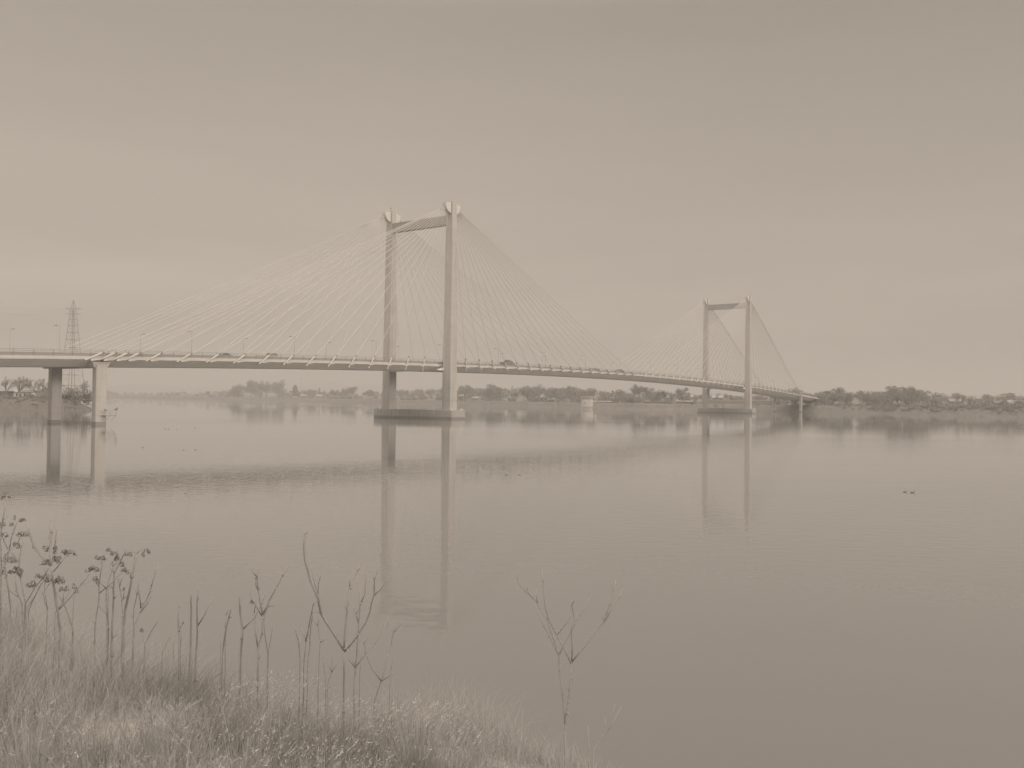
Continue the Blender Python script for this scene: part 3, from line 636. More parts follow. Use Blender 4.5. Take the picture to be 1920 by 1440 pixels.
# ------------------------------------------------------------------ trees
def sliver(mb, p, d, ln, wd):
    d = d.normalized(); e = d.cross(Vector((random.gauss(0, 1), random.gauss(0, 1), random.gauss(0, 1))))
    if e.length < 1e-3: return
    e = e.normalized() * wd
    mb.add([p - e, p + e, p + d * ln], [(0, 1, 2)])
def crown(mb, c, rx, rz, n, ln, wd, up=.8, dense=False):
    c = Vector(c)
    for _ in range(n):
        while True:
            q = Vector((random.uniform(-1, 1), random.uniform(-1, 1), random.uniform(-1, 1)))
            if q.length < 1: break
        if not dense: q = q * (.55 + .45 * random.random())
        p = c + Vector((q.x * rx, q.y * rx, q.z * rz)); d = Vector((q.x, q.y, q.z * .5 + up)) + Vector((random.gauss(0, .4), random.gauss(0, .4), random.gauss(0, .3)))
        sliver(mb, p, d, ln * random.uniform(.5, 1.3), wd * random.uniform(.5, 1.3))
def far_tree_meshes(kind):
    tr = MB(); cr = MB(); H = 1.0
    tr.tube([(0, 0, -.05), (.01, 0, .25), (0, .01, .6)], .022, .01, n=5)
    if kind == 'bare':
        for k in range(9):
            a = random.uniform(0, 6.28); h0 = random.uniform(.2, .55); e = Vector((math.cos(a) * random.uniform(.12, .3), math.sin(a) * random.uniform(.12, .3), random.uniform(.65, .95)))
            tr.tube([(0, 0, h0), Vector((0, 0, h0)).lerp(e, .5) + Vector((0, 0, .02)), e], .012, .004, n=4)
            crown(cr, e, .13, .13, 70, .10, .010)
        crown(cr, (0, 0, .62), .27, .30, 260, .12, .012)
    elif kind == 'round':
        for k in range(8):
            a = random.uniform(0, 6.28); rr = random.uniform(.1, .28); crown(cr, (rr * math.cos(a), rr * math.sin(a), random.uniform(.4, .8)), .2, .17, 110, .08, .022, .4, True)
    elif kind == 'bush':
        for k in range(7):
            a = random.uniform(0, 6.28); rr = random.uniform(.1, .5); crown(cr, (rr * math.cos(a), rr * math.sin(a), random.uniform(.2, .55)), .3, .28, 70, .16, .03, .5, True)
    else:  # conifer
        for k in range(10):
            z = .12 + .085 * k; crown(cr, (0, 0, z), .21 * (1 - k / 11), .07, 70, .08, .02, -.1, True)
    return tr.mesh('trunk', M['bark']), cr.mesh('crown', M['wood'])
KINDS = {k: [far_tree_meshes(k) for _ in range(3)] for k in ('bare', 'round', 'bush', 'conifer')}
def far_tree(kind, loc, h, label, group, wscale=1.0, cat='tree'):
    tm, cm = random.choice(KINDS[kind])
    r = empty({'bare': 'bare_tree', 'round': 'round_tree', 'bush': 'bush', 'conifer': 'conifer'}[kind], loc, random.uniform(0, 6.28), label, cat, group)
    r.scale = (h * wscale, h * wscale, h)
    for nme, me in (('trunk', tm), ('crown', cm)):
        o = bpy.data.objects.new(nme, me); COL.objects.link(o); o.parent = r
    return r
def top_h(u, v, p): # height of a tree at p whose top shows at v
    a, b, c = ray(u, v); return CZ + c / b * p.y - p.z
TL = [ # kind, u, top v, inland d, width, label
 ('bare', 472, 713, 40, 1, 'bare pale tree with ragged top, first of the tall trees in the left woods'),
 ('bare', 490, 715, 45, 1, 'tall bare tree with a split top in the middle of the left woods'),
 ('bare', 499, 716, 42, 1, 'bare tree close right of the split-topped tree in the left woods'),
 ('bare', 521, 713, 42, 1.2, 'tall bare tree with a wide crown at the right end of the left woods'),
 ('bare', 448, 720, 42, 1.1, 'bare tree at the left shoulder of the left woods'),
 ('round', 438, 727, 40, 1.3, 'low rounded tree at the left foot of the left woods'),
 ('conifer', 553, 721, 40, 1.6, 'dark broad conifer standing between the white sheds'),
 ('conifer', 598.5, 726, 90, .7, 'thin pointed dark evergreen above the white houses'),
 ('round', 585, 728, 90, 1.2, 'rounded tree left of the pointed evergreen'),
 ('round', 574, 729, 110, 1.2, 'small rounded tree right of the dark conifer'),
 ('bare', 660, 725, 60, 1.4, 'spreading bare tree above the tan warehouse'),
 ('round', 628, 729, 70, 1.2, 'rounded tree at the left end of the tan warehouse'),
 ('round', 648, 726, 80, .9, 'pointed tree left of the spreading bare tree'),
 ('round', 690, 729, 70, 1.5, 'broad tree touching the left leg of the near pylon'),
 ('bare', 870, 722, 45, 1.2, 'bare tree next right of the near pylon'),
 ('bare', 924, 720, 45, 1, 'tallest spindly bare tree in the wood right of the near pylon'),
 ('round', 998, 722, 45, 1.6, 'broad dome-topped tree in the middle of the wood'),
 ('bare', 1006, 722, 60, 1, 'bare tree close behind the broad dome-topped tree'),
 ('bare', 1072, 724, 60, 1.1, 'pale bare tree left of the intake tower'),
 ('round', 1100, 725, 70, 1.8, 'wide dark tree directly above the intake tower'),
 ('round', 1138, 733, 130, 1.3, 'lone round dark tree on the slope right of the intake tower'),
 ('conifer', 1149, 731, 140, 1.2, 'small pointed conifer beside the lone round tree'),
 ('round', 1166, 728, 110, 1.5, 'broad tree mid slope right of the small conifer'),
 ('bare', 1191, 722, 90, 1.0, 'tall forked bare tree, left of the tall pair'),
 ('bare', 1198, 722, 95, .8, 'narrow bare tree, right of the tall pair'),
 ('bare', 1214, 726, 80, 1.3, 'bare tree right of the tall pair'),
 ('round', 1236, 727, 70, 1.5, 'big round dark tree left of the far pylon'),
 ('bare', 1278, 727, 80, 1.2, 'bare tree just left of the far pylon'),
 ('round', 1493, 724, 60, 1.1, 'tree crown showing above the deck behind the last stays'),
 ('round', 1545, 730, 50, 1.5, 'dark flat-topped tree at the right end of the bridge'),
 ('bare', 1573, 727, 50, 1.2, 'bare feathery tree right of the flat-topped tree'),
 ('round', 1627, 730, 45, 1.7, 'broad grey tree left of the dome-shaped tree'),
 ('round', 1682, 723, 40, 1.6, 'tallest dome-shaped tree on the right bank'),
 ('bare', 1704, 725, 42, .9, 'thin bare tree close right of the dome-shaped tree'),
 ('bare', 1728, 731, 45, 1.4, 'spreading bare tree at the right end of the tall trees'),
 ('round', 1757, 734, 160, 1.3, 'round tree high on the right slope by the small white house'),
 ('round', 1798, 736, 150, 1.4, 'round tree right of the long pale flat building'),
 ('round', 1854, 737, 140, 1.2, 'dark round tree beside the bright white gable'),
 ('round', 1892, 736, 120, 1.5, 'dark broad tree near the right edge of the view'),
 ('bush', 1800, 757, 24, 1.6, 'wide bush on the right shore below the houses'),
 ('bush', 1840, 752, 45, 1.8, 'wide bush on the slope below the white gable'),
 ('bush', 1900, 757, 28, 1.5, 'bush at the right edge of the view near the water'),
]
for k, u, v, d, w, lb in TL:
    p = far(u, d); far_tree(k, p, max(top_h(u, v, p), 3), lb, 'individual trees on the far bank', w, 'bush' if k == 'bush' else 'tree')
# the rest of the far woods reads as one mass
wd = MB(); mesh_cache = {}
def bake(kind, loc, h, w):
    tm, cm = random.choice(KINDS[kind])
    if cm.name not in mesh_cache:
        mesh_cache[cm.name] = (np.array([v.co[:] for v in cm.vertices]), [tuple(p.vertices) for p in cm.polygons])
    v, f = mesh_cache[cm.name]; a = random.uniform(0, 6.28); c, s = math.cos(a), math.sin(a)
    keep = .55; nf = [t for t in f if random.random() < keep]
    q = np.stack([(v[:, 0] * c - v[:, 1] * s) * h * w + loc.x, (v[:, 0] * s + v[:, 1] * c) * h * w + loc.y, v[:, 2] * h + loc.z], 1)
    idx = np.array(nf).reshape(-1); o = len(wd.v)
    wd.v += [tuple(r) for r in q[idx]]; wd.f += [(o + 3 * i, o + 3 * i + 1, o + 3 * i + 2) for i in range(len(nf))]
# skyline of the wood: u -> v of the tops
SK = [(200, 731), (260, 735), (330, 734), (400, 733), (430, 730), (445, 722), (480, 720), (520, 720), (535, 731), (600, 732), (650, 731), (700, 732), (760, 730), (860, 725), (900, 727), (930, 724), (1000, 725), (1060, 727), (1100, 728), (1130, 732), (1160, 737), (1190, 736), (1230, 732), (1270, 735), (1330, 736), (1400, 742), (1480, 735), (1530, 735), (1560, 733), (1600, 736), (1640, 734), (1680, 729), (1720, 733), (1745, 744), (1800, 741), (1860, 742), (1925, 742)]
def sky_v(u): return float(np.interp(u, [a for a, b in SK], [b for a, b in SK]))
for i in range(900):
    u = random.uniform(195, 1960)
    woody = 430 < u < 530 or 855 < u < 1080 or 1500 < u < 1745
    d = random.choice([22, 30, 45, 60, 85, 120, 170]) * random.uniform(.8, 1.2)
    if u < 420: d *= 1.5
    p = far(u, d); ht = top_h(u, sky_v(u) + abs(random.gauss(0, 2.2)) + random.uniform(-1, 1), p)
    if not woody and d < 60 and random.random() < .6: ht *= random.uniform(.25, .55)
    if not woody and random.random() < .2: ht *= .7
    ht = max(2.5, min(ht, 30)); 
    bake(random.choice(['bare', 'bare', 'bare', 'round', 'bush'] if ht > 7 else ['bush', 'round']), p, ht, random.uniform(.7, 1.1) if ht > 7 else 1.3)
for i in range(560):    # scrub along the levee crest and up the right slope
    u = random.uniform(200, 1960) if i < 220 else random.uniform(1560, 1960); p = far(u, random.uniform(5, 18) if i < 220 else random.choice([random.uniform(4, 13), random.uniform(12, 130)])); bake('bush', p, random.uniform(.6, 2.0) if i < 220 else random.uniform(1.2, 3.2), 1.5)
tag(wd.build('far_woodland', M['wood']), 'grey-brown mass of leafless winter woods and scrub along the whole far bank', 'woodland', kind='stuff')
# left bank trees: real branching
def branch_tree(h, spread, seed, n0=6, twigs=True, lean=0):
    rs = random.Random(seed); tr = MB(); cr = MB()
    def grow(p, d, L, r, lvl):
        m = 3; pts = [p]; q = p; dd = d
        for k in range(m):
            dd = (dd + Vector((rs.gauss(0, .12), rs.gauss(0, .12), rs.gauss(.05, .08)))).normalized(); q = q + dd * L / m; pts.append(q)
        (tr if lvl < 2 else cr).tube(pts, r, r * .55, n=5 if lvl < 2 else 3, cap=False)
        if lvl == 4:
            return
        for k in range(rs.randint(3, 4) if lvl else n0):
            a = rs.uniform(0, 6.28); f = rs.uniform(.45, 1.0) if lvl else rs.uniform(.75, 1.0)
            base = pts[0].lerp(pts[-1], f) if lvl else pts[-1].lerp(pts[1], 1 - f)
            e = dd.cross(Vector((math.cos(a), math.sin(a), .3))).normalized()
            nd_ = (dd * .75 + e * spread * rs.uniform(.5, 1.1) + Vector((0, 0, .12))).normalized()
            grow(base, nd_, L * (.62 if lvl else 1.45) * rs.uniform(.75, 1.15), max(r * .55, .06), lvl + 1)
    grow(Vector((0, 0, -.3)), Vector((lean, 0, 1)).normalized(), h * .24, h * .024, 0)
    return tr, cr
for (u, Y, h, sp, sd_, lb, nn) in [(32, 378, 14.2, .80, 3, 'large spreading bare tree in front of the white buildings on the left bank', 8), (10, 386, 12.5, .7, 4, 'bare tree at the left edge of the view on the left bank', 6), (71, 384, 11.2, .7, 5, 'medium bare tree left of the far column, first of two', 6), (84, 387, 11.2, .7, 9, 'medium bare tree touching the far column, second of two', 6), (159, 384, 10.0, .75, 11, 'slim bare tree seen between the two columns', 6), (128, 392, 7.6, .8, 15, 'low bare tree at the foot of the lattice tower', 6)]:
    p = at(u, 747, Y); r = empty('bare_tree', (p.x, p.y, 5.0), 0, lb, 'tree', 'bare trees on the left bank')
    a, b = branch_tree(h, sp, sd_, nn); a.build('trunk', M['bark'], r); b.build('crown', M['bark'], r)
for (u, Y, v, h, lb) in [(120, 380, 0, 7.2, 'dense bush right of the left column on the left bank'), (136, 378, 0, 7.8, 'tall bush in the middle between the columns'), (150, 376, 0, 6.9, 'dense bush right of the tall bush between the columns'), (166, 378, 0, 7.2, 'bush left of the nearest column'), (60, 392, 0, 3.0, 'low bush right of the white shed on the left bank'), (85, 380, 0, 2.8, 'low bush left of the left column')]:
    p = at(u, 750, Y); far_tree('bush', Vector((p.x, p.y, 3.4 if u > 100 else 4.8)), h, lb, 'bushes on the left bank', 1.2, 'bush')
mb_ = wd = MB()
for i in range(260):    # brush over the bank slope
    u = random.uniform(-30, 178); a, b, c = ray(u, 760); Y = random.uniform(362, 392); x = a / b * Y
    d = min((Vector((x, Y)) - p).length * (1 if (Vector((x, Y)) - p).dot(n_) > 0 else -1) for p, n_ in LL if (Vector((x, Y)) - p).length < 60) if any((Vector((x, Y)) - p).length < 60 for p, n_ in LL) else 0
    dd = min(abs((Vector((x, Y)) - p).length) for p, n_ in LL)
    if dd < 1.5: continue
    z = float(np.interp(dd, [a_ for a_, b_ in LP], [b_ for a_, b_ in LP])); bake('bush', Vector((x, Y, z - .2)), random.uniform(.5, 1.5), 1.6)
tag(wd.build('bank_brush', M['wood']), 'brown winter brush covering the slope of the left bank', 'brush', kind='stuff')
# ------------------------------------------------------------------ foreground shrubs and saplings (traced branch by branch, given depth)
def conv(z):
    ox, oy, sc = z; return lambda p: (ox + p[0] / sc, oy + p[1] / sc)
ZA, ZB, ZC, ZD, ZE = (0, 900, 4.8), (120, 1000, 6), (300, 1040, 6), (540, 990, 4.8), (800, 1000, 3.272)
def shrub(name, zoom, Y, stems, heads, label, cat, group, mult=1.0, skin='stem'):
    cv = conv(zoom); rs = random.Random(label)
    b0 = at(*cv(stems[0][2][0]), Y); base = Vector((b0.x, Y, zg(b0.x, Y)))
    r = empty(name, base, 0, label, cat, group)
    mb = MB(); cache = {}
    for (rad, root, pts) in stems:
        off = 0; P = []
        drift = rs.uniform(-.10, .10)
        for i, q in enumerate(pts):
            key = (q[0] // 12, q[1] // 12)
            if key in cache: y = cache[key]
            else: y = (cache[(pts[0][0] // 12, pts[0][1] // 12)] if i and (pts[0][0] // 12, pts[0][1] // 12) in cache else Y) + drift * i * .4 + rs.uniform(-.03, .03)
            cache[key] = y; P.append(at(*cv(q), y) - base)
        if root:
            g0 = P[0] + base; gz = zg(g0.x, g0.y) - .06
            if gz < g0.z - .03: P.insert(0, Vector((g0.x + (g0.x - (P[1] + base).x) * .3, g0.y, gz)) - base)
        Q = []
        for a, b in zip(P, P[1:]):
            n = max(1, int((b - a).length / .06))
            for k in range(n): Q.append(a.lerp(b, k / n) + (Vector((rs.gauss(0, 1), rs.gauss(0, 1), rs.gauss(0, 1))) * .0016 if k else Vector()))
        Q.append(P[-1])
        mb.tube(Q, rad * mult, rad * mult * (.85 if rad > .008 and not root else .60), n=6)
        if not root or len(pts) > 3:
            for k in range(2, len(Q)):          # short side twigs and broken spurs
                if rs.random() < (.10 if k < len(Q) - 3 else .22):
                    ax_ = (Q[k] - Q[k - 1]).normalized(); sd_ = ax_.cross(Vector((rs.gauss(0, .4), 1, rs.gauss(0, .4)))).normalized() * rs.choice((-1, 1))
                    L0 = rs.uniform(.012, .055); e1 = Q[k] + (ax_ * .8 + sd_ * .7) * L0 * .6; mb.tube([Q[k], e1, e1 + (ax_ + sd_ * .35) * L0 * .5], max(rad * .38, .0014) * mult, .0009, n=4)
        for k in range(1, len(Q) - 1):      # nodes / buds
            if rs.random() < .16: mb.blob(Q[k] + Vector((rs.gauss(0, rad * .5), 0, 0)), rad * 1.25 * mult, rad * 1.25 * mult, rad * 1.6 * mult, 5, 4)
    mb.build('stem', M[skin], r, True)
    for (x, y, hx, hy) in heads:
        c = at(*cv((x, y)), Y + rs.uniform(-.08, .08)) - base; k = Y / F / zoom[2]; rx, rz = hx * k * 1.12, hy * k * 1.12
        hb = MB(); nl = 3 + int(rx / .009)
        for _l in range(nl):
            a = rs.uniform(0, 6.28); q = math.sqrt(rs.random()) * .85
            lc = c + Vector((math.cos(a) * q * rx, math.sin(a) * q * rx * .8, rz * (.75 - 1.0 * q * q * rs.uniform(.6, 1.3))))
            lx = rx * rs.uniform(.22, .42); lz = rz * rs.uniform(.35, .85)
            for _ in range(int(45 + 1500 * lx)):
                w0 = rs.random(); b = rs.uniform(0, 6.28); rr = lx * math.sqrt(rs.random()) * (.45 + .75 * w0)
                p = lc + Vector((math.cos(b) * rr, math.sin(b) * rr, -w0 * lz))
                d = Vector((math.cos(b) * .5 + rs.gauss(0, .3), math.sin(b) * .5 + rs.gauss(0, .3), -1)).normalized(); e = d.cross(Vector((rs.gauss(0, 1), rs.gauss(0, 1), rs.gauss(0, 1)))).normalized()
                ln = rs.uniform(.012, .030); w = rs.uniform(.002, .0055)
                hb.add([p - d * ln * .4, p + e * w, p + d * ln * .6, p - e * w], [(0, 1, 2, 3)])
        hb.build('seed_head', M['seed'], r)
    return r
GS = 'foreground shrubs with seed heads'; GB = 'bare foreground saplings'
shrub('seed_head_shrub', ZA, 6.6, [(.008, 1, [(235, 1170), (200, 950), (178, 860), (175, 690), (200, 580), (222, 510)]), (.008, 1, [(95, 1130), (75, 980), (42, 780), (75, 660), (110, 490), (165, 350)]), (.007, 1, [(5, 1080), (8, 480), (35, 300), (48, 180)]),
  (.005, 0, [(42, 780), (10, 745)]), (.005, 0, [(175, 740), (90, 640)]), (.006, 1, [(200, 1120), (150, 1000), (138, 860)]), (.004, 0, [(160, 1050), (90, 1000), (15, 910)]), (.004, 0, [(42, 680), (90, 630), (130, 590)]), (.004, 0, [(70, 620), (35, 550), (30, 510)]), (.004, 0, [(165, 560), (185, 500)])],
  [(60, 150, 55, 36), (22, 400, 38, 28), (30, 495, 40, 22), (140, 585, 34, 32), (205, 490, 48, 36), (205, 360, 26, 20), (135, 340, 17, 22), (110, 405, 18, 22), (70, 715, 60, 36), (130, 815, 60, 42), (20, 830, 24, 22), (190, 845, 20, 18)],
  'tall shrub with drooping dark seed heads at the left edge, one head far higher', 'shrub', GS)
shrub('seed_head_shrub', ZA, 6.35, [(.014, 1, [(545, 1350), (520, 1180), (490, 990), (470, 860), (460, 770)]), (.011, 0, [(460, 770), (455, 620), (460, 385)]), (.009, 0, [(455, 770), (400, 720), (310, 600), (265, 480), (243, 380)]), (.008, 0, [(490, 660), (500, 540), (510, 445)]), (.005, 0, [(475, 830), (545, 750), (595, 680)]),
  (.008, 1, [(655, 1330), (600, 1170), (565, 1095), (510, 1010)]), (.005, 1, [(500, 1190), (570, 1090), (640, 990)]), (.005, 0, [(520, 1175), (620, 1070), (690, 990), (740, 930), (805, 850)]), (.003, 0, [(735, 940), (780, 925), (830, 905)]),
  (.006, 1, [(225, 1120), (310, 975), (380, 885), (440, 790)]), (.006, 1, [(240, 1150), (310, 1050), (380, 920), (465, 840)]), (.005, 1, [(260, 1170), (350, 970), (410, 880)]), (.005, 1, [(420, 1330), (425, 1150), (400, 1000), (405, 900)]), (.003, 0, [(310, 990), (285, 960)]), (.004, 0, [(430, 1160), (385, 1020), (440, 940)]), (.004, 0, [(565, 1090), (575, 1010)]), (.004, 1, [(650, 1330), (660, 1150), (668, 1040)])],
  [(400, 605, 25, 20), (432, 620, 18, 22), (500, 610, 17, 20), (490, 660, 18, 35), (510, 715, 50, 42), (385, 755, 27, 24), (425, 735, 22, 18), (590, 655, 40, 32), (640, 655, 38, 28), (345, 865, 26, 24), (410, 870, 30, 30), (280, 940, 42, 28), (305, 920, 24, 18), (535, 905, 55, 50), (575, 980, 36, 28), (660, 960, 25, 28), (680, 1000, 18, 28), (450, 900, 35, 22)],
  'shrub with a thick bare forked trunk and drooping seed heads, second from the left edge', 'shrub', GS)
shrub('seed_head_shrub', ZB, 6.5, [(.013, 1, [(665, 1120), (690, 850), (750, 580), (790, 380), (815, 230)]), (.007, 1, [(345, 1130), (365, 920), (395, 680), (405, 500), (430, 340), (530, 220)]), (.005, 0, [(400, 670), (470, 615), (560, 535), (665, 425)]), (.005, 0, [(470, 615), (405, 550)]), (.004, 0, [(425, 345), (425, 280)]), (.005, 0, [(380, 800), (470, 900)]),
  (.006, 1, [(485, 1060), (480, 900), (470, 740), (480, 620), (530, 450), (600, 300)]), (.007, 1, [(500, 1080), (495, 800), (510, 570)]), (.010, 1, [(540, 1090), (555, 800), (565, 450), (610, 360), (660, 260), (700, 165)]), (.005, 0, [(565, 440), (540, 420), (515, 380)]), (.003, 0, [(815, 230), (850, 200), (885, 180)]), (.003, 0, [(815, 230), (780, 200)]),
  (.006, 1, [(660, 930), (650, 750), (625, 600), (612, 510)]), (.004, 0, [(625, 600), (655, 500)]), (.004, 0, [(650, 750), (725, 685)]), (.003, 0, [(665, 740), (680, 640)])],
  [(325, 405, 62, 48), (340, 510, 48, 35), (385, 550, 20, 40), (380, 270, 38, 28), (440, 275, 24, 30), (500, 188, 28, 20), (565, 215, 38, 34), (600, 275, 26, 30), (565, 340, 27, 26), (640, 345, 30, 38), (675, 405, 26, 22), (722, 440, 30, 30), (725, 230, 46, 34), (930, 195, 32, 32), (885, 240, 16, 28), (682, 625, 14, 12)],
  'shrub of upright stems with seed heads, rightmost of the three with seed heads', 'shrub', GS)
shrub('bare_shrub', ZB, 6.5, [(.007, 1, [(775, 1230), (795, 1040), (860, 880), (960, 680), (1020, 470), (1075, 320)]), (.005, 0, [(865, 840), (855, 740), (840, 670), (848, 640)]), (.004, 0, [(865, 800), (905, 785)]), (.004, 0, [(950, 690), (1005, 620)]), (.004, 0, [(860, 890), (930, 800), (985, 705)]), (.005, 1, [(785, 1060), (785, 850), (820, 700), (850, 500)]), (.003, 1, [(690, 1150), (790, 1060)])], [],
  'leafless shrub leaning right just beside the shrubs with seed heads', 'shrub', GB)
shrub('bare_twig', ZB, 6.3, [(.004, 1, [(910, 1250), (990, 1090), (1060, 985)]), (.003, 1, [(905, 1240), (870, 1100)])], [(875, 1090, 16, 22)], 'slanting single twig in the grass left of the snapped stems', 'twig', GB)
shrub('bare_twig', ZB, 6.3, [(.0035, 1, [(1110, 1340), (1190, 1160)]), (.003, 1, [(1230, 1350), (1228, 1260), (1250, 1180)])], [], 'short slanting twigs next left of the first snapped stem', 'twig', GB)
shrub('bare_sapling', ZC, 6.2, [(.008, 1, [(215, 1080), (208, 850), (205, 700), (208, 595)]), (.0035, 0, [(215, 840), (255, 765), (250, 740)]), (.004, 1, [(232, 1000), (245, 885)]), (.003, 0, [(215, 960), (232, 945)])], [(258, 768, 8, 8)], 'short straight sapling with one small side twig, left of the thick branchless one', 'sapling', GB)
shrub('bare_sapling', ZC, 6.2, [(.011, 1, [(345, 1090), (350, 700), (353, 440)])], [], 'thick straight branchless stem with a blunt top', 'sapling', GB)
shrub('bare_sapling', ZC, 6.1, [(.008, 1, [(405, 1120), (420, 900), (415, 640), (420, 500), (430, 410)]), (.006, 0, [(420, 805), (500, 680), (550, 560), (605, 470)]), (.003, 0, [(420, 510), (485, 430)]), (.003, 0, [(550, 560), (556, 530)])], [], 'sapling with one long branch rising right, next to the thick branchless stem', 'sapling', GB)
shrub('bare_sapling', ZC, 6.0, [(.006, 1, [(735, 1130), (730, 1000), (740, 860), (775, 700), (797, 615)]), (.005, 1, [(700, 1150), (720, 960), (740, 800), (745, 615)]), (.003, 0, [(740, 680), (772, 620)]), (.003, 1, [(683, 1030), (686, 880)]), (.003, 0, [(738, 830), (725, 790)])], [], 'pair of thin crossing stems in the grass left of the forked stub', 'sapling', GB)
shrub('bare_sapling', ZC, 6.0, [(.010, 1, [(915, 1130), (930, 840), (905, 690), (895, 475)]), (.0055, 0, [(930, 840), (1060, 710), (1140, 560), (1190, 440)]), (.003, 1, [(890, 1120), (888, 1030)])], [], 'forked sapling with a blunt vertical stub and a long branch to the right', 'sapling', GB)
shrub('bare_sapling', ZC, 5.9, [(.009, 1, [(1100, 1180), (1105, 1050), (1145, 900), (1155, 680)]), (.007, 0, [(1155, 680), (1110, 410), (1092, 260), (1110, 145)]), (.004, 0, [(1092, 260), (1010, 135)]), (.007, 0, [(1155, 670), (1290, 400), (1385, 230), (1433, 135)]), (.004, 0, [(1110, 410), (1080, 350), (1078, 290)]), (.006, 0, [(1105, 1050), (1075, 900), (1060, 650), (1060, 550)]), (.004, 0, [(1145, 690), (1070, 560), (1008, 455)]), (.003, 0, [(1060, 660), (1080, 500)])], [(1038, 525, 16, 15)], 'wide V-shaped bare sapling with a small round gall on its left twig', 'sapling', GB)
shrub('bare_sapling', ZC, 5.9, [(.006, 1, [(1215, 1110), (1180, 900), (1165, 720), (1200, 610), (1230, 575)]), (.004, 1, [(1220, 1090), (1250, 930), (1268, 805)])], [], 'thin sapling bending left at the foot of the V-shaped sapling', 'sapling', GB)
shrub('bare_sapling', ZD, 5.8, [(.010, 1, [(505, 1400), (505, 1250), (505, 1110)]), (.009, 0, [(505, 1100), (400, 930), (300, 770), (270, 630), (200, 460), (155, 300), (143, 170), (152, 60)]), (.004, 0, [(262, 600), (235, 480), (203, 335)]), (.004, 0, [(268, 600), (275, 500), (293, 430)]), (.007, 0, [(505, 1080), (520, 870), (545, 600), (555, 540), (620, 400), (642, 345)]), (.004, 0, [(555, 530), (558, 435)]), (.003, 0, [(530, 740), (508, 690)]),
  (.007, 0, [(510, 1110), (625, 970), (700, 850), (740, 750), (775, 600), (778, 470), (808, 375)]), (.005, 0, [(775, 605), (840, 545), (888, 460)]), (.003, 0, [(778, 470), (768, 440)]), (.003, 0, [(505, 985), (488, 960)]), (.003, 0, [(622, 390), (650, 355)])], [], 'tallest bare sapling, three long arms from one low fork, in front of the pylon reflection', 'sapling', GB)
shrub('bare_sapling', ZD, 5.7, [(.007, 1, [(600, 1370), (610, 1240), (630, 960), (650, 680), (648, 570)]), (.005, 0, [(650, 690), (690, 600), (705, 390)]), (.004, 0, [(635, 860), (610, 770), (550, 640)]), (.003, 0, [(615, 770), (655, 690)]), (.005, 0, [(610, 1250), (700, 1130), (790, 1030), (850, 920), (905, 790)]), (.004, 0, [(605, 1255), (550, 1190), (520, 1030)]), (.004, 1, [(645, 1440), (650, 1150), (640, 1000)]), (.003, 0, [(680, 1050), (740, 940)])], [], 'slender many-twigged sapling close right of the tallest one', 'sapling', GB)
shrub('bare_sapling', ZD, 5.5, [(.006, 1, [(780, 1560), (840, 1380), (880, 1240), (930, 1050), (962, 840)]), (.004, 0, [(840, 1380), (760, 1270), (700, 1130), (690, 1035)]), (.003, 0, [(955, 935), (1045, 830)]), (.003, 0, [(840, 1380), (970, 1290)]), (.004, 1, [(915, 1440), (930, 1260), (952, 1160)])], [], 'thin open sapling leaning right, rightmost before the open water', 'sapling', GB)
shrub('bare_sapling', ZD, 5.7, [(.005, 1, [(110, 1200), (100, 1060), (70, 930), (40, 875)]), (.003, 0, [(105, 1080), (115, 985)]), (.005, 1, [(145, 1190), (160, 1020), (120, 885)]), (.005, 0, [(160, 1020), (200, 820), (230, 680), (265, 650)]), (.005, 1, [(180, 1190), (195, 1080), (205, 900), (225, 750)]), (.003, 0, [(215, 820), (232, 780)])], [], 'cluster of thin curved stems rising from the pale tussock', 'sapling', GB)
shrub('bare_sapling', ZD, 5.7, [(.005, 1, [(275, 1370), (290, 1020), (270, 880), (280, 820)]), (.003, 0, [(270, 880), (235, 840)]), (.003, 0, [(290, 1030), (345, 995)])], [], 'single thin stem with small forked tip, left of the tallest sapling', 'sapling', GB)
shrub('bare_twig', ZD, 5.6, [(.004, 1, [(340, 1350), (320, 1250), (315, 1165)]), (.004, 1, [(360, 1390), (390, 1300), (395, 1200), (405, 1060)]), (.003, 0, [(392, 1300), (440, 1220)]), (.003, 0, [(390, 1290), (370, 1240)])], [], 'short twiggy sprig in the grass at the foot of the tallest sapling', 'twig', GB)
shrub('bare_sapling', ZE, 4.9, [(.0062, 1, [(850, 1400), (850, 1170), (885, 900), (885, 800)]), (.005, 0, [(885, 800), (860, 740), (800, 630), (745, 520), (725, 440), (715, 290), (708, 215)]), (.003, 0, [(800, 625), (850, 560), (885, 515)]), (.005, 0, [(890, 790), (980, 680), (1080, 550), (1130, 430), (1160, 285)]), (.0035, 0, [(1090, 545), (1180, 390), (1205, 340)]), (.002, 0, [(1085, 530), (1075, 508)]), (.0042, 0, [(890, 780), (892, 560), (905, 525), (890, 440), (905, 415)]), (.002, 0, [(893, 445), (880, 428)]),
  (.0055, 0, [(850, 1170), (825, 920), (812, 750), (745, 540), (680, 430), (620, 350)]), (.0032, 0, [(680, 430), (670, 335)]), (.003, 0, [(660, 390), (658, 340)]), (.003, 0, [(655, 400), (580, 330), (555, 290)]), (.004, 0, [(812, 750), (690, 510), (665, 430)]), (.0038, 0, [(815, 740), (910, 550), (1000, 398)]), (.0022, 0, [(940, 500), (975, 450)])], [], 'vase-shaped bare sapling standing alone against open water on the right', 'sapling', GB)
shrub('bare_twig', ZE, 4.9, [(.003, 1, [(1030, 1320), (1095, 1220), (1155, 1055)]), (.0022, 0, [(1100, 1230), (1145, 1160), (1195, 1060)]), (.002, 0, [(1105, 1200), (1090, 1130)]), (.002, 1, [(1000, 1310), (987, 1180)])], [], 'thin weed stalks in the grass right of the vase-shaped sapling', 'twig', GB, .8, 'tuss')
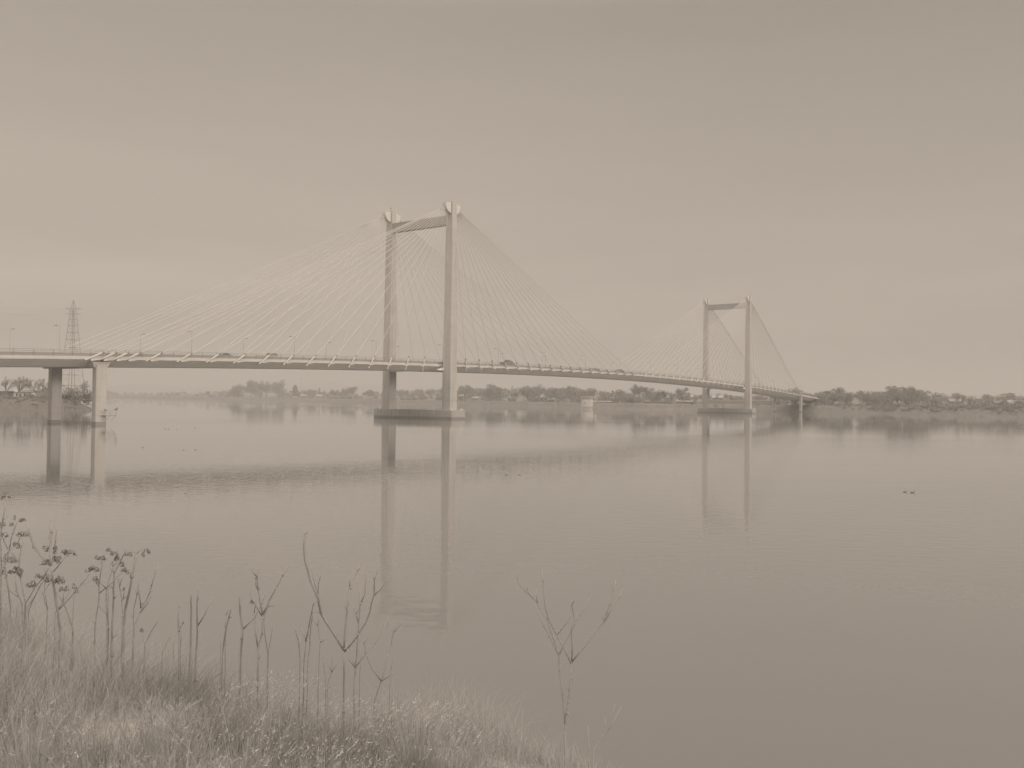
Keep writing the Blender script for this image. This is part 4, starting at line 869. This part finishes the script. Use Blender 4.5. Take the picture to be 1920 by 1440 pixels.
shrub('bare_twig', ZE, 4.8, [(.0022, 1, [(560, 1420), (580, 1230), (592, 1080)]), (.0022, 1, [(600, 1420), (590, 1330), (615, 1245)]), (.0022, 1, [(330, 1330), (400, 1260), (468, 1180)])], [], 'pale thin weed stalks in the low grass left of the vase-shaped sapling', 'twig', GB, .8, 'tuss')
# ------------------------------------------------------------------ grass
def blades(specs):     # numpy blades: base, direction, length, width, bend -> 3 segment strips
    V = []; Fc = []; n = len(specs); S = np.array(specs)
    bx, by, bz, ax, ay, ln, wd_, bend = S.T
    ang = rng.uniform(0, 2 * np.pi, n); wx, wy = np.cos(ang) * wd_, np.sin(ang) * wd_
    out = []
    for k, t in enumerate((0, .4, .75, 1)):
        cxk = bx + ax * ln * (t * .55 + bend * t * t); cyk = by + ay * ln * (t * .55 + bend * t * t); czk = bz + ln * (t - .45 * bend * t * t * np.hypot(ax, ay))
        w = 1 - .9 * t
        out += [np.stack([cxk - wx * w, cyk - wy * w, czk], 1), np.stack([cxk + wx * w, cyk + wy * w, czk], 1)]
    A = np.stack(out, 1).reshape(-1, 3)
    b = (np.arange(n) * 8)[:, None]
    f = np.concatenate([b + np.array([[0, 1, 3, 2]]), b + np.array([[2, 3, 5, 4]]), b + np.array([[4, 5, 7, 6]])], 0)
    return A, f
def np_mesh(name, A, f, m):
    me = bpy.data.meshes.new(name); me.vertices.add(len(A)); me.vertices.foreach_set('co', A.astype(np.float32).ravel())
    me.loops.add(f.size); me.loops.foreach_set('vertex_index', f.astype(np.int32).ravel()); me.polygons.add(len(f))
    me.polygons.foreach_set('loop_start', np.arange(len(f), dtype=np.int32) * 4); me.polygons.foreach_set('loop_total', np.full(len(f), 4, dtype=np.int32))
    me.materials.append(m); me.update(calc_edges=True); me.validate(); return me
sp_ = []
def nzf(x, y): return .5 + .25 * math.sin(1.3 * x + 2.1 * y + .7) + .25 * math.sin(2.7 * x - 1.6 * y)
while len(sp_) < 60000:
    y = 2.6 + 7.2 * random.random() ** 1.1; x = random.uniform(-.66 * y - .6, .28 * y + .4)
    if x > 1.25 + random.gauss(0, .3): continue
    if nzf(2.3 * x + 5, 2.1 * y) < random.uniform(.0, .42): continue
    k = nzf(x, y); h = (.22 + .30 * k) * random.uniform(.5, 1.25)
    if x > -.3: h *= max(.35, 1 - .55 * (x + .3))
    if x < -1.5 and y > 4.5: h *= 1.15
    if y < 4.8: h *= .62
    a = .6 + 1.5 * math.sin(1.9 * x + 1.3 * y) + random.gauss(0, 1.2); ln = random.uniform(.05, 1.15)
    sp_.append((x, y, zg(x, y) - .03, math.cos(a) * ln, math.sin(a) * ln, h, random.uniform(.0012, .0030), random.uniform(.1, .9)))
A, f = blades(sp_)
o = bpy.data.objects.new('dry_grass', np_mesh('dry_grass', A, f, M['grass'])); COL.objects.link(o)
tag(o, 'long dry winter grass covering the near bank in the lower left', 'grass', kind='stuff')
# tussocks with pale seed tufts
TS = [  # u, v of the tops' middle, half width px, Y, number of stalks, spread, label
 (445, 1378, 55, 4.1, 130, .55, 'small upright tussock with pale tips at the bottom, left of centre'),
 (482, 1325, 62, 4.6, 170, .5, 'tussock with crossed pale tips behind the small upright one'),
 (615, 1368, 95, 4.1, 330, .65, 'largest pale tussock fanning out at the bottom centre'),
 (705, 1408, 50, 3.9, 130, .6, 'tussock leaning right at the bottom edge beside the largest one'),
 (515, 1238, 85, 5.5, 300, .45, 'broad pale tussock at the feet of the thin saplings'),
 (445, 1262, 55, 5.4, 170, .5, 'dull tussock left of the broad pale tussock'),
 (645, 1288, 70, 5.2, 220, .5, 'tussock at the foot of the tallest sapling'),
 (785, 1294, 85, 4.9, 300, .65, 'rounded tussock at the right end of the thick grass'),
 (845, 1345, 60, 4.6, 160, .8, 'low tussock drooping toward the water on the right'),
 (320, 1290, 80, 5.0, 200, .55, 'dull brown tussock left of the pale ones'),
 (200, 1300, 90, 4.8, 220, .6, 'leaning brown tussock under the seed head shrubs'),
 (60, 1290, 80, 4.6, 190, .6, 'tussock with a few pale tips at the left edge'),
 (270, 1390, 80, 4.1, 170, .6, 'thin tussock at the bottom, left of the small upright one'),
 (110, 1400, 80, 3.9, 150, .6, 'sparse tussock in the bottom left corner'),
 (950, 1400, 55, 4.4, 90, .8, 'sparse tussock at the bottom right end of the grass'),
]
for (u, v, hw, Y, n, spr, lb) in TS:
    top = at(u, v, Y); bx, by = top.x, Y; bz = zg(bx, by); H = max(.28, top.z - bz); rad = hw / F * Y
    r = empty('grass_tussock', (bx, by, bz), 0, lb, 'grass tussock', 'grass tussocks'); S_ = []; tp = MB()
    bright = 'pale' in lb or 'rounded' in lb or 'foot of the tallest' in lb or 'beside the largest' in lb
    for _ in range(n):
        a = random.uniform(0, 6.28); q = math.sqrt(random.random()); h = H * random.uniform(.6, 1.0) * (1 - .18 * q)
        b0 = (math.cos(a) * q * rad * .45, math.sin(a) * q * rad * .45); lean = q * rad * .75 / h
        ax, ay = math.cos(a) * lean + random.gauss(.04, .06), math.sin(a) * lean + random.gauss(0, .06); bd = random.uniform(.25, .7)
        S_.append((b0[0], b0[1], -.03, ax, ay, h, random.uniform(.0014, .0026), bd))
        if random.random() < (.75 if bright else .3):
            t = 1; e = Vector((b0[0] + ax * h * (.55 + bd), b0[1] + ay * h * (.55 + bd), -.03 + h * (1 - .45 * bd * math.hypot(ax, ay))))
            dirn = Vector((ax, ay, .4)).normalized() + Vector((.35, 0, 0))
            for _k in range(random.randint(2, 5)):
                d = (dirn + Vector((random.gauss(0, .6), random.gauss(0, .6), random.gauss(-.1, .5)))).normalized(); sliver(tp, e + Vector((random.gauss(0, .006),) * 3), d, random.uniform(.012, .030), random.uniform(.0012, .0028))
    A, f = blades(S_); o = bpy.data.objects.new('stalks', np_mesh('stalks', A, f, M['tuss' if bright else 'grass'])); COL.objects.link(o); o.parent = r
    if tp.v: tag(tp.build('seed_tufts', M['tip'], r), kind='stuff')
# dark litter mound at the foot of the shrubs
# ------------------------------------------------------------------ haze
mb = MB(); mb.box(-5600, 3400, -350, 7600, -4, 130)
hz = mb.build('haze', bpy.data.materials.new('haze')); tag(hz, kind='stuff', label='thin pale river haze filling the air', cat='haze')
hm = hz.data.materials[0]; hm.use_nodes = True; nt = hm.node_tree; nt.nodes.clear()
pv = nd(nt, 'ShaderNodeVolumePrincipled'); pv.inputs['Color'].default_value = (.84, .84, .84, 1); pv.inputs['Density'].default_value = 4.5e-4
ot = nd(nt, 'ShaderNodeOutputMaterial'); nt.links.new(pv.outputs[0], ot.inputs['Volume'])
